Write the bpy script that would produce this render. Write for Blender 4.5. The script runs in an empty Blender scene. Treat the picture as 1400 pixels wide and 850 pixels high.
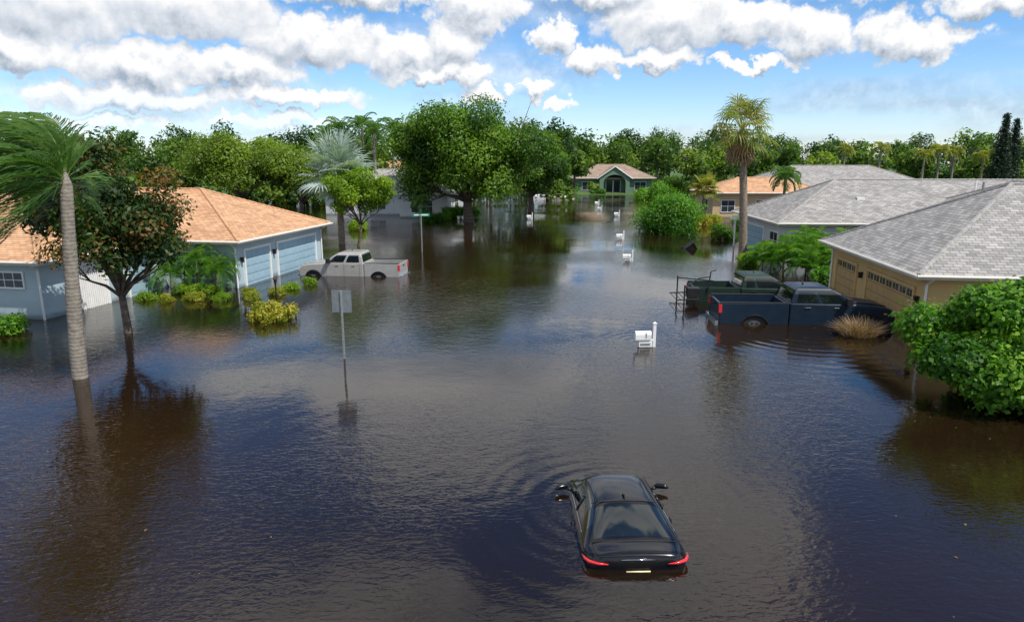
import bpy, math, random
import numpy as np
from mathutils import Vector, Matrix, Euler
R = math.radians
scene = bpy.context.scene
random.seed(3)

# ------------------------------------------------------------------ materials
def newmat(name):
    m = bpy.data.materials.new(name); m.use_nodes = True
    nt = m.node_tree
    return m, nt, nt.nodes["Principled BSDF"]

def mat(name, col, rough=0.6, metal=0.0, var=0.15, vscale=3.0, bump=0.0, bscale=30.0, coat=0.0, spec=None):
    m, nt, b = newmat(name)
    b.inputs["Roughness"].default_value = rough
    b.inputs["Metallic"].default_value = metal
    b.inputs["Coat Weight"].default_value = coat
    b.inputs["Coat Roughness"].default_value = 0.04
    if spec is not None: b.inputs["Specular IOR Level"].default_value = spec
    tc = nt.nodes.new("ShaderNodeTexCoord")
    n = nt.nodes.new("ShaderNodeTexNoise"); n.inputs["Scale"].default_value = vscale
    n.inputs["Detail"].default_value = 5
    nt.links.new(tc.outputs["Object"], n.inputs["Vector"])
    r = nt.nodes.new("ShaderNodeValToRGB")
    r.color_ramp.elements[0].position = 0.3; r.color_ramp.elements[1].position = 0.7
    r.color_ramp.elements[0].color = (*[c*(1-var) for c in col], 1)
    r.color_ramp.elements[1].color = (*[min(1, c*(1+var)) for c in col], 1)
    nt.links.new(n.outputs["Fac"], r.inputs["Fac"])
    nt.links.new(r.outputs["Color"], b.inputs["Base Color"])
    if bump > 0:
        n2 = nt.nodes.new("ShaderNodeTexNoise"); n2.inputs["Scale"].default_value = bscale
        nt.links.new(tc.outputs["Object"], n2.inputs["Vector"])
        bp = nt.nodes.new("ShaderNodeBump"); bp.inputs["Strength"].default_value = bump
        bp.inputs["Distance"].default_value = 0.02
        nt.links.new(n2.outputs["Fac"], bp.inputs["Height"])
        nt.links.new(bp.outputs["Normal"], b.inputs["Normal"])
    return m

def leafmat(name, dark, mid, light, trans=0.35, rough=0.5, k=1.35):
    dark, mid, light = [tuple(c*k for c in q) for q in (dark, mid, light)]
    m, nt, b = newmat(name)
    at = nt.nodes.new("ShaderNodeAttribute"); at.attribute_name = "tint"
    r = nt.nodes.new("ShaderNodeValToRGB")
    r.color_ramp.elements[0].position = 0.05; r.color_ramp.elements[0].color = (*dark, 1)
    r.color_ramp.elements[1].position = 0.95; r.color_ramp.elements[1].color = (*light, 1)
    e = r.color_ramp.elements.new(0.5); e.color = (*mid, 1)
    nt.links.new(at.outputs["Fac"], r.inputs["Fac"])
    nt.links.new(r.outputs["Color"], b.inputs["Base Color"])
    b.inputs["Roughness"].default_value = rough
    b.inputs["Specular IOR Level"].default_value = 0.35
    t = nt.nodes.new("ShaderNodeBsdfTranslucent")
    g = nt.nodes.new("ShaderNodeMix"); g.data_type = 'RGBA'; g.blend_type = 'MULTIPLY'
    g.inputs["Factor"].default_value = 1.0
    g.inputs[7].default_value = (1.6, 1.75, 0.7, 1)
    nt.links.new(r.outputs["Color"], g.inputs[6])
    nt.links.new(g.outputs[2], t.inputs["Color"])
    mx = nt.nodes.new("ShaderNodeMixShader"); mx.inputs[0].default_value = trans
    nt.links.new(b.outputs[0], mx.inputs[1]); nt.links.new(t.outputs[0], mx.inputs[2])
    nt.links.new(mx.outputs[0], nt.nodes["Material Output"].inputs["Surface"])
    return m

def shingle(name, c1, c2, mortar):
    m, nt, b = newmat(name)
    b.inputs["Roughness"].default_value = 0.9
    uv = nt.nodes.new("ShaderNodeUVMap")
    br = nt.nodes.new("ShaderNodeTexBrick")
    br.inputs["Scale"].default_value = 1.0
    br.inputs["Brick Width"].default_value = 0.34
    br.inputs["Row Height"].default_value = 0.17
    br.inputs["Mortar Size"].default_value = 0.012
    br.inputs["Mortar Smooth"].default_value = 0.3
    br.inputs["Bias"].default_value = 0.0
    br.inputs["Color1"].default_value = (*c1, 1); br.inputs["Color2"].default_value = (*c2, 1)
    br.inputs["Mortar"].default_value = (*mortar, 1)
    nt.links.new(uv.outputs[0], br.inputs["Vector"])
    n = nt.nodes.new("ShaderNodeTexNoise"); n.inputs["Scale"].default_value = 0.7; n.inputs["Detail"].default_value = 8
    n.inputs["Roughness"].default_value = 0.7
    nt.links.new(uv.outputs[0], n.inputs["Vector"])
    r = nt.nodes.new("ShaderNodeValToRGB")
    r.color_ramp.elements[0].position = 0.3; r.color_ramp.elements[0].color = (.72, .72, .72, 1)
    r.color_ramp.elements[1].position = 0.7; r.color_ramp.elements[1].color = (1.12, 1.12, 1.12, 1)
    nt.links.new(n.outputs["Fac"], r.inputs["Fac"])
    mx = nt.nodes.new("ShaderNodeMix"); mx.data_type = 'RGBA'; mx.blend_type = 'MULTIPLY'; mx.inputs["Factor"].default_value = 1
    nt.links.new(br.outputs["Color"], mx.inputs[6]); nt.links.new(r.outputs["Color"], mx.inputs[7])
    nt.links.new(mx.outputs[2], b.inputs["Base Color"])
    bp = nt.nodes.new("ShaderNodeBump"); bp.inputs["Strength"].default_value = 0.6; bp.inputs["Distance"].default_value = 0.02
    nt.links.new(br.outputs["Fac"], bp.inputs["Height"]); bp.invert = True
    nt.links.new(bp.outputs["Normal"], b.inputs["Normal"])
    return m

def trunkmat(name, c1, c2, ring=9.0):
    m, nt, b = newmat(name)
    b.inputs["Roughness"].default_value = 0.95
    tc = nt.nodes.new("ShaderNodeTexCoord")
    w = nt.nodes.new("ShaderNodeTexWave"); w.bands_direction = 'Z'; w.inputs["Scale"].default_value = ring*0.3
    w.inputs["Distortion"].default_value = 3.5; w.inputs["Detail"].default_value = 3; w.inputs["Detail Scale"].default_value = 3
    nt.links.new(tc.outputs["Object"], w.inputs["Vector"])
    n = nt.nodes.new("ShaderNodeTexNoise"); n.inputs["Scale"].default_value = 7; n.inputs["Detail"].default_value = 6
    nt.links.new(tc.outputs["Object"], n.inputs["Vector"])
    ad = nt.nodes.new("ShaderNodeMath"); ad.operation = 'MULTIPLY_ADD'; ad.inputs[1].default_value = 0.22
    nt.links.new(w.outputs["Fac"], ad.inputs[0])
    sc = nt.nodes.new("ShaderNodeMath"); sc.operation = 'MULTIPLY'; sc.inputs[1].default_value = 0.85
    nt.links.new(n.outputs["Fac"], sc.inputs[0]); nt.links.new(sc.outputs[0], ad.inputs[2])
    r = nt.nodes.new("ShaderNodeValToRGB")
    r.color_ramp.elements[0].position = .25; r.color_ramp.elements[0].color = (*c1, 1)
    r.color_ramp.elements[1].position = .75; r.color_ramp.elements[1].color = (*c2, 1)
    nt.links.new(ad.outputs[0], r.inputs["Fac"]); nt.links.new(r.outputs["Color"], b.inputs["Base Color"])
    bp = nt.nodes.new("ShaderNodeBump"); bp.inputs["Strength"].default_value = 0.7; bp.inputs["Distance"].default_value = 0.03
    nt.links.new(ad.outputs[0], bp.inputs["Height"]); nt.links.new(bp.outputs["Normal"], b.inputs["Normal"])
    return m

def stucco(name, col):
    """painted stucco with a damp dark band just above the flood line"""
    m = mat(name, col, 0.85, var=0.06, vscale=1.2, bump=0.35, bscale=60)
    nt = m.node_tree; b = nt.nodes["Principled BSDF"]
    g = nt.nodes.new("ShaderNodeNewGeometry"); sp = nt.nodes.new("ShaderNodeSeparateXYZ")
    nt.links.new(g.outputs["Position"], sp.inputs[0])
    n = nt.nodes.new("ShaderNodeTexNoise"); n.inputs["Scale"].default_value = 1.5
    nt.links.new(g.outputs["Position"], n.inputs["Vector"])
    a = nt.nodes.new("ShaderNodeMath"); a.operation = 'MULTIPLY_ADD'; a.inputs[1].default_value = -0.25
    nt.links.new(n.outputs["Fac"], a.inputs[0]); nt.links.new(sp.outputs["Z"], a.inputs[2])
    mr = nt.nodes.new("ShaderNodeMapRange"); mr.inputs[1].default_value = -0.05; mr.inputs[2].default_value = 0.12
    mr.inputs[3].default_value = 0.5; mr.inputs[4].default_value = 1.0
    nt.links.new(a.outputs[0], mr.inputs[0])
    src = b.inputs["Base Color"].links[0].from_socket
    mx = nt.nodes.new("ShaderNodeMix"); mx.data_type = 'RGBA'; mx.blend_type = 'MULTIPLY'; mx.inputs["Factor"].default_value = 1
    nt.links.new(src, mx.inputs[6]); nt.links.new(mr.outputs[0], mx.inputs[7])
    nt.links.new(mx.outputs[2], b.inputs["Base Color"])
    return m

M = {}
M['blue_wall'] = stucco('blue_stucco', (.38, .48, .52))
M['blue_door'] = mat('blue_door_paint', (.30, .44, .52), .5, var=.05)
M['tan_wall'] = stucco('tan_stucco', (.56, .38, .16))
M['tan_door'] = mat('tan_door_paint', (.46, .30, .12), .55, var=.06)
M['pale_wall'] = stucco('pale_stucco', (.50, .53, .53))
M['beige_wall'] = stucco('beige_stucco', (.55, .40, .24))
M['green_wall'] = stucco('green_stucco', (.13, .22, .15))
M['white'] = mat('white_paint', (.75, .75, .73), .5, var=.06)
M['gutter'] = mat('gutter_paint', (.66, .62, .55), .5, var=.06)
M['soffit'] = mat('soffit_paint', (.55, .52, .46), .7, var=.05)
M['salmon_roof'] = shingle('salmon_shingles', (.68, .40, .22), (.46, .25, .13), (.24, .12, .07))
M['grey_roof'] = shingle('grey_shingles', (.42, .40, .375), (.24, .23, .22), (.11, .11, .105))
M['brown_roof'] = shingle('brown_shingles', (.40, .30, .23), (.28, .20, .15), (.14, .10, .08))
M['winglass'] = mat('window_glass', (.03, .04, .05), .05, var=.2, spec=.8)
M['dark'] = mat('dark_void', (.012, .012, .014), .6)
M['rubber'] = mat('rubber', (.015, .015, .015), .7)
M['plastic'] = mat('black_plastic', (.018, .018, .018), .5, spec=.3)
M['chrome'] = mat('chrome', (.6, .6, .6), .15, 1.0, var=.05)
M['alloy'] = mat('alloy', (.4, .4, .42), .3, 1.0)
M['silver'] = mat('silver_paint', (.40, .385, .36), .35, .25, var=.08, coat=.6)
M['navy'] = mat('navy_paint', (.010, .022, .040), .4, .0, var=.15, coat=.12, spec=.25)
M['dgreen'] = mat('dark_green_paint', (.014, .032, .024), .45, .0, var=.2, coat=.1, spec=.25)
M['black'] = mat('black_paint', (.004, .004, .005), .2, .0, var=.2, coat=.35, spec=.35)
M['whitecar'] = mat('white_car_paint', (.7, .72, .75), .3, var=.04, coat=.8)
M['carglass'] = mat('car_glass', (.008, .012, .013), .03, var=.3, coat=.5, spec=.7)
M['red'] = mat('red_lens', (.65, .015, .02), .15, var=.2, coat=1)
M['amber'] = mat('amber_lens', (.8, .35, .05), .2)
M['lens'] = mat('head_lens', (.6, .62, .65), .1, coat=1)
M['plate'] = mat('licence_plate', (.75, .65, .35), .5)
M['galv'] = mat('galvanised_steel', (.28, .29, .29), .5, .2, var=.15, vscale=12)
M['signback'] = mat('sign_back', (.22, .25, .26), .5, .3, var=.15, vscale=6)
M['signgreen'] = mat('sign_green', (.01, .22, .16), .4)
M['bark'] = trunkmat('bark', (.045, .035, .025), (.14, .11, .085), 3)
M['palmbark'] = trunkmat('palm_bark', (.12, .105, .085), (.30, .265, .22), 9)
M['palmbark_b'] = trunkmat('palm_bark_brown', (.09, .07, .05), (.30, .24, .18), 12)
M['leaf_magnolia'] = leafmat('magnolia_leaves', (.010, .03, .006), (.035, .075, .014), (.17, .085, .02), .3, k=1.25)
M['leaf_palm'] = leafmat('palm_leaves', (.025, .065, .012), (.05, .115, .022), (.11, .18, .04), .4)
M['leaf_areca'] = leafmat('areca_leaves', (.02, .07, .010), (.05, .14, .014), (.14, .24, .03), .4)
M['leaf_silver'] = leafmat('silver_palm_leaves', (.12, .17, .16), (.24, .30, .28), (.38, .43, .40), .25)
M['leaf_wash'] = leafmat('fan_palm_leaves', (.05, .09, .02), (.14, .17, .03), (.32, .26, .07), .4)
M['leaf_dead'] = leafmat('dead_palm_leaves', (.10, .06, .03), (.22, .14, .07), (.35, .24, .13), .2, k=1)
M['leaf_oak'] = leafmat('oak_leaves', (.015, .045, .006), (.055, .125, .012), (.14, .23, .022), .45)
M['leaf_bright'] = leafmat('bright_leaves', (.06, .12, .008), (.15, .24, .014), (.28, .38, .03), .5)
M['leaf_bush'] = leafmat('bush_leaves', (.025, .085, .008), (.07, .18, .013), (.18, .32, .028), .45)
M['leaf_olive'] = leafmat('olive_leaves', (.035, .065, .010), (.10, .155, .018), (.19, .26, .035), .48)
M['leaf_line'] = leafmat('treeline_leaves', (.015, .042, .009), (.055, .11, .016), (.15, .21, .028), .45)
M['leaf_yellow'] = leafmat('yellow_leaves', (.08, .11, .010), (.22, .24, .02), (.42, .34, .05), .45)
M['leaf_pine'] = leafmat('pine_needles', (.006, .018, .012), (.012, .03, .018), (.03, .05, .03), .15)
M['leaf_drygrass'] = leafmat('dry_grass', (.16, .10, .06), (.28, .18, .11), (.42, .30, .19), .3, k=1)

# ------------------------------------------------------------------ mesh tools
def link(o, parent=None):
    scene.collection.objects.link(o)
    if parent is not None: o.parent = parent
    return o

def empty(name, loc=(0, 0, 0), rz=0.0):
    e = bpy.data.objects.new(name, None); e.empty_display_size = 0.3
    e.location = loc; e.rotation_euler = (0, 0, rz)
    return link(e)

class MB:
    def __init__(s): s.v = []; s.f = []; s.m = []; s.uv = {}
    def add(s, verts, faces, mi=0):
        o = len(s.v); s.v += [tuple(v) for v in verts]
        for f in faces:
            s.f.append(tuple(i+o for i in f)); s.m.append(mi)
    def quadface(s, pts, mi=0, uvs=None):
        o = len(s.v); s.v += [tuple(p) for p in pts]
        if uvs: s.uv[len(s.f)] = uvs
        s.f.append(tuple(range(o, o+len(pts)))); s.m.append(mi)
    def box(s, x0, x1, y0, y1, z0, z1, mi=0):
        s.add([(x0, y0, z0), (x1, y0, z0), (x1, y1, z0), (x0, y1, z0), (x0, y0, z1), (x1, y0, z1), (x1, y1, z1), (x0, y1, z1)],
              [(0, 3, 2, 1), (4, 5, 6, 7), (0, 1, 5, 4), (1, 2, 6, 5), (2, 3, 7, 6), (3, 0, 4, 7)], mi)
    def prism(s, prof, y0, y1, mi=0):
        n = len(prof)
        vs = [(x, y0, z) for x, z in prof]+[(x, y1, z) for x, z in prof]
        fs = [tuple(range(n)), tuple(range(2*n-1, n-1, -1))]
        for i in range(n):
            j = (i+1) % n
            fs.append((i, i+n, j+n, j))
        s.add(vs, fs, mi)
    def tube(s, pts, rad, n=8, mi=0, cap=True):
        pts = [Vector(p) for p in pts]; k = len(pts); o = len(s.v)
        for i, p in enumerate(pts):
            d = (pts[min(i+1, k-1)]-pts[max(i-1, 0)]).normalized()
            a = Vector((0, 1, 0)) if abs(d.z) > .7 else Vector((0, 0, 1))
            u = d.cross(a).normalized(); w = d.cross(u)
            r = rad[i] if hasattr(rad, '__len__') else rad
            for j in range(n):
                t = 2*math.pi*j/n
                s.v.append(tuple(p+u*(r*math.cos(t))+w*(r*math.sin(t))))
        for i in range(k-1):
            for j in range(n):
                a = o+i*n+j; b = o+i*n+(j+1) % n
                s.f.append((a, b, b+n, a+n)); s.m.append(mi)
        if cap:
            s.f.append(tuple(o+j for j in range(n-1, -1, -1))); s.m.append(mi)
            s.f.append(tuple(o+(k-1)*n+j for j in range(n))); s.m.append(mi)
    def build(s, name, mats, parent=None, smooth=False, bevel=0, sub=0, recalc=True):
        me = bpy.data.meshes.new(name); me.from_pydata(s.v, [], s.f)
        for m_ in mats: me.materials.append(m_)
        me.polygons.foreach_set("material_index", s.m)
        if s.uv:
            ul = me.uv_layers.new(name="UVMap")
            for fi, uvs in s.uv.items():
                for k, li in enumerate(me.polygons[fi].loop_indices): ul.data[li].uv = uvs[k]
        if smooth: me.polygons.foreach_set("use_smooth", [True]*len(me.polygons))
        if recalc and not s.uv:
            import bmesh
            bm = bmesh.new(); bm.from_mesh(me); bmesh.ops.recalc_face_normals(bm, faces=bm.faces); bm.to_mesh(me); bm.free()
        o = bpy.data.objects.new(name, me); link(o, parent)
        if bevel:
            b = o.modifiers.new("bev", 'BEVEL'); b.width = bevel; b.segments = 3; b.limit_method = 'ANGLE'; b.angle_limit = R(35)
        if sub:
            b = o.modifiers.new("sub", 'SUBSURF'); b.levels = sub; b.render_levels = sub
        return o

def leaf_obj(name, pos, nor, size, tint, m, parent=None, aspect=0.5, seed=0, tipdir=None):
    """many leaf-shaped faces in one mesh"""
    rng = np.random.default_rng(seed+99)
    N = len(pos)
    nor = nor/np.maximum(np.linalg.norm(nor, axis=1, keepdims=True), 1e-6)
    rnd = rng.normal(size=(N, 3)) if tipdir is None else tipdir
    u = rnd-nor*np.sum(rnd*nor, axis=1, keepdims=True)
    u /= np.maximum(np.linalg.norm(u, axis=1, keepdims=True), 1e-6)
    w = np.cross(nor, u)
    s = size.reshape(-1, 1)
    v = np.empty((N, 4, 3))
    v[:, 0] = pos-u*s*.5
    v[:, 1] = pos+w*s*.5*aspect+nor*s*.10
    v[:, 2] = pos+u*s*.5-nor*s*.08
    v[:, 3] = pos-w*s*.5*aspect+nor*s*.10
    me = bpy.data.meshes.new(name)
    me.vertices.add(4*N); me.vertices.foreach_set("co", v.reshape(-1))
    me.loops.add(4*N); me.loops.foreach_set("vertex_index", np.arange(4*N, dtype=np.int32))
    me.polygons.add(N); me.polygons.foreach_set("loop_start", np.arange(0, 4*N, 4, dtype=np.int32))
    me.polygons.foreach_set("loop_total", np.full(N, 4, dtype=np.int32))
    me.update(calc_edges=True)
    at = me.attributes.new("tint", 'FLOAT', 'POINT')
    at.data.foreach_set("value", np.repeat(np.clip(tint, 0, 1), 4).astype(np.float32))
    me.materials.append(m)
    o = bpy.data.objects.new(name, me); link(o, parent)
    return o

def unit(rng, n):
    d = rng.normal(size=(n, 3)); return d/np.linalg.norm(d, axis=1, keepdims=True)

def make_clumps(c, r, m, cr, rng, zmin=-0.55):
    out = []
    while len(out) < m:
        d = unit(rng, 1)[0]
        if d[2] < zmin: continue
        f = rng.uniform(.3, .85)
        out.append((np.array(c)+d*np.array(r)*f, cr*rng.uniform(.65, 1.25)))
    return out

def clump_leaves(clumps, n, rng, flat=.75, base=.45, spread=.25, shell=.45):
    C = np.array([c for c, _ in clumps]); Rr = np.array([r for _, r in clumps])
    w = Rr**2; w /= w.sum()
    idx = rng.choice(len(clumps), n, p=w)
    d = unit(rng, n)
    rr = rng.uniform(shell**2, 1.12, n)**.5
    rr *= 1+rng.normal(0, .10, n)
    pos = C[idx]+d*(Rr[idx]*rr)[:, None]*np.array([1, 1, flat])
    nor = d*.7+rng.normal(size=(n, 3))*.45+np.array([0, 0, .35])
    ct = rng.normal(base, spread*.6, len(clumps))
    tint = ct[idx]+rng.normal(0, spread*.6, n)
    return pos, nor, tint

def tree(name, base, c, r, m, cr, n, ls, lm, tr=.3, seed=1, bark='bark', fork=None, nbr=9, aspect=.5, base_t=.45, spread=.25, zmin=-.55, flat=.75, shell=.45):
    """tapered trunk + limbs to leaf clumps. base,c in world coordinates"""
    rng = np.random.default_rng(seed)
    e = empty(name, base)
    b = np.array(base); cl = make_clumps(np.array(c)-b, r, m, cr, rng, zmin)
    pos, nor, t = clump_leaves(cl, n, rng, flat, base_t, spread, shell)
    pos[:, 2] = np.abs(pos[:, 2])
    leaf_obj("foliage", pos, nor, ls*rng.uniform(.7, 1.3, n), t, M[lm], e, aspect, seed)
    mb = MB()
    cc = np.array(c)-b
    zf = fork if fork is not None else max(.6, cc[2]-r[2]*.75)
    fk = Vector((cc[0]*.35+rng.normal(0, .1), cc[1]*.35, zf))
    p0 = Vector((0, 0, -.8))
    pts = [p0, p0.lerp(fk, .35)+Vector((rng.normal(0, .05), rng.normal(0, .05), 0)), p0.lerp(fk, .7)+Vector((rng.normal(0, .07), 0, 0)), fk]
    mb.tube(pts, [tr*1.25, tr, tr*.9, tr*.8], 10)
    order = rng.permutation(len(cl))[:nbr]
    for k in order:
        tg = Vector(cl[k][0]); mid = fk.lerp(tg, .5)+Vector((rng.normal(0, .15), rng.normal(0, .15), -.1*(tg-fk).length))
        mb.tube([fk-Vector((0, 0, .1)), fk.lerp(mid, .5)+Vector((0, 0, .08)), mid, tg], [tr*.55, tr*.42, tr*.28, tr*.08], 6)
        for q in range(2):
            t2 = tg+Vector(rng.normal(0, cl[k][1]*.6, 3)); mb.tube([mid, mid.lerp(t2, .5), t2], [tr*.22, tr*.14, tr*.04], 5)
    mb.build("trunk", [M[bark]], e, smooth=True)
    return e

def shrub(name, base, r, n, ls, lm, seed=1, m=14, base_t=.5, spread=.25, cr=.42, aspect=.55):
    rng = np.random.default_rng(seed)
    e = empty(name, base)
    cl = []
    for i in range(m):
        a = rng.uniform(0, 2*math.pi); f = rng.uniform(0, .72)**.7; hz = rng.uniform(.1, .75)
        k = math.sqrt(max(0.05, 1-hz*hz*.8))
        cl.append((np.array([math.cos(a)*r[0]*f*k, math.sin(a)*r[1]*f*k, hz*r[2]]), cr*min(r[0], r[2]*1.3)*rng.uniform(.8, 1.2)))
    pos, nor, t = clump_leaves(cl, n, rng, .8, base_t, spread, .5)
    pos[:, 2] = np.abs(pos[:, 2])
    leaf_obj("foliage", pos, nor, ls*rng.uniform(.7, 1.3, n), t, M[lm], e, aspect, seed)
    mb = MB()
    for c_, r_ in cl[:7]:
        mb.tube([(c_[0]*.2, c_[1]*.2, -.6), (c_[0]*.5, c_[1]*.5, c_[2]*.4), tuple(c_)], [.05*r[2], .035*r[2], .01], 5)
    mb.build("stems", [M['bark']], e, smooth=True)
    return e

# ---- palms
class Strips:
    def __init__(s): s.v = []; s.f = []; s.t = []
    def strip(s, pts, side, ws, tint):
        o = len(s.v)
        for p, w in zip(pts, ws):
            s.v.append(tuple(p-side*w)); s.v.append(tuple(p+side*w)); s.t += [tint, tint]
        for i in range(len(pts)-1):
            a = o+2*i; s.f.append((a, a+1, a+3, a+2))
    def build(s, name, m, parent):
        me = bpy.data.meshes.new(name); me.from_pydata(s.v, [], s.f); me.materials.append(m)
        at = me.attributes.new("tint", 'FLOAT', 'POINT'); at.data.foreach_set("value", np.clip(np.array(s.t, dtype=np.float32), 0, 1))
        o = bpy.data.objects.new(name, me); return link(o, parent)

UP = Vector((0, 0, 1))
def pinnate(st, rng, base, az, el, L, sag, wind, ll, nl=34, lw=.025, tint=.5, ldroop=.5):
    d = Vector((math.cos(az)*math.cos(el), math.sin(az)*math.cos(el), math.sin(el)))
    p = Vector(base); pts = [p.copy()]; ds = [d.copy()]; st_n = 14; h = L/st_n
    for i in range(st_n):
        d = (d+Vector((0, 0, -sag*(i+2)/st_n*.22))+Vector(wind)*.09*(i+1)/st_n*2).normalized()
        p = p+d*h; pts.append(p.copy()); ds.append(d.copy())
    side0 = ds[0].cross(UP);
    if side0.length < .1: side0 = Vector((1, 0, 0))
    side0.normalize()
    st.strip(pts, side0, [lw*.9*(1-i/st_n*.8) for i in range(st_n+1)], tint+.25)
    for i in range(nl):
        s = .12+.88*(i+.5)/nl; f = s*st_n; k = min(int(f), st_n-1); q = pts[k].lerp(pts[k+1], f-k); dd = ds[k]
        sd = dd.cross(UP)
        if sd.length < .15: sd = side0.copy()
        sd.normalize(); upv = sd.cross(dd)
        le = ll*(math.sin(math.pi*min(1, s**.75*.92+.06))**.6)*rng.uniform(.85, 1.1)
        for sg in (-1, 1):
            a = (sd*sg*1.0+dd*.55+upv*.25+Vector(wind)*.35+Vector(rng.normal(0, .08, 3))).normalized()
            b = (a+Vector((0, 0, -ldroop))+Vector(wind)*.35).normalized(); c = (b+Vector((0, 0, -ldroop*1.2))+Vector(wind)*.2).normalized()
            tt = tint+rng.normal(0, .13)
            st.strip([q, q+a*le*.35, q+a*le*.35+b*le*.35, q+a*le*.35+b*le*.35+c*le*.3], (dd*.8+upv*.6).normalized(), [lw*.6, lw, lw*.8, lw*.12], tt)

def fan(st, rng, base, az, el, pet, rad, wind=(0, 0, 0), nseg=26, tint=.5, droop=.35, lw=.05, sag=.25):
    d = Vector((math.cos(az)*math.cos(el), math.sin(az)*math.cos(el), math.sin(el)))
    p = Vector(base); pts = [p.copy()]
    for i in range(5):
        d = (d+Vector((0, 0, -sag*.18*i))+Vector(wind)*.08).normalized(); p = p+d*pet/5; pts.append(p.copy())
    sd = d.cross(UP)
    if sd.length < .1: sd = Vector((1, 0, 0))
    sd.normalize(); st.strip(pts, sd, [.035]*6, tint+.15)
    up = sd.cross(d)
    for j in range(nseg):
        a = (-1+2*(j+.5)/nseg)*R(125)
        v = (d*math.cos(a)+sd*math.sin(a)+up*.25*(1-abs(a)/2)+Vector(wind)*.25).normalized()
        v2 = (v+Vector((0, 0, -droop))+Vector(wind)*.4).normalized()
        v3 = (v2+Vector((0, 0, -droop*1.6))).normalized()
        sv = v.cross(up).normalized(); r = rad*rng.uniform(.85, 1.05)*(1-.25*(abs(a)/R(125))**2)
        st.strip([p, p+v*r*.5, p+v*r*.5+v2*r*.3, p+v*r*.5+v2*r*.3+v3*r*.22], (sv+up*.3*(-1)**j).normalized(), [.008, lw, lw*.55, lw*.08], tint+rng.normal(0, .12))

def palm(name, base, h, nf, L, ll, seed, lm='leaf_palm', wind=(0, 0, 0), tr=.16, lean=(0, 0), nl=34, lw=.025, sag=1.0, bark='palmbark', elr=(-25, 75), ldroop=.5, azr=None):
    rng = np.random.default_rng(seed); e = empty(name, base)
    mb = MB(); n = 14; pts = []; rd = []
    for i in range(n+1):
        s = i/n; pts.append((lean[0]*s**1.5, lean[1]*s**1.5, -.8+(h+.8)*s)); rd.append(tr*(1.25-.40*s+.04*math.sin(i*2.1)))
    pts.append((lean[0]*1.02, lean[1], h+.35)); rd.append(tr*.2)
    mb.tube(pts, rd, 12); mb.build("trunk", [M[bark]], e, smooth=True)
    st = Strips(); top = (lean[0], lean[1], h+.1)
    for i in range(nf):
        az = i*2.39996+rng.normal(0, .2); el = R(elr[0]+(elr[1]-elr[0])*((i+.5)/nf)**.8)
        if azr: az = azr[0]+azr[1]*(2*((i*.618034) % 1)-1)
        pinnate(st, rng, top, az, el, L*rng.uniform(.85, 1.1), sag, wind, ll, nl, lw, .35+.35*i/nf, ldroop)
    st.build("fronds", M[lm], e)
    return e

def fanpalm(name, base, h, nf, pet, rad, seed, lm, wind=(0, 0, 0), tr=.18, dead=0, lean=(0, 0), elr=(-35, 80), nseg=26, lw=.05, bark='palmbark_b', droop=.35):
    rng = np.random.default_rng(seed); e = empty(name, base)
    mb = MB(); n = 12; pts = []; rd = []
    for i in range(n+1):
        s = i/n; pts.append((lean[0]*s**1.5, lean[1]*s**1.5, -.8+(h+.8)*s)); rd.append(tr*(1.2-.3*s+.05*math.sin(i*2.7)))
    mb.tube(pts, rd, 12)
    for i in range(26):
        a = i*2.4; z = h-.05-i*.035; mb.tube([(lean[0]+math.cos(a)*tr*.7, lean[1]+math.sin(a)*tr*.7, z-.18), (lean[0]+math.cos(a)*tr*1.7, lean[1]+math.sin(a)*tr*1.7, z+.12)], [.05, .025], 5)
    mb.build("trunk", [M[bark]], e, smooth=True)
    st = Strips()
    for i in range(nf):
        az = i*2.39996+rng.normal(0, .2); el = R(elr[0]+(elr[1]-elr[0])*((i+.5)/nf)**.8)
        fan(st, rng, (lean[0], lean[1], h), az, el, pet*rng.uniform(.7, 1.2), rad*rng.uniform(.8, 1.1), wind, nseg, rng.uniform(.25, .75), droop, lw)
    st.build("fronds", M[lm], e)
    if dead:
        st = Strips()
        for i in range(dead):
            az = i*2.39996; fan(st, rng, (lean[0], lean[1], h-.15-.03*i), az, R(rng.uniform(-75, -45)), pet*.7, rad*.8, (0, 0, 0), 16, rng.uniform(.2, .8), .8, lw)
        st.build("dead_fronds", M['leaf_dead'], e)
    return e

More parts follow.
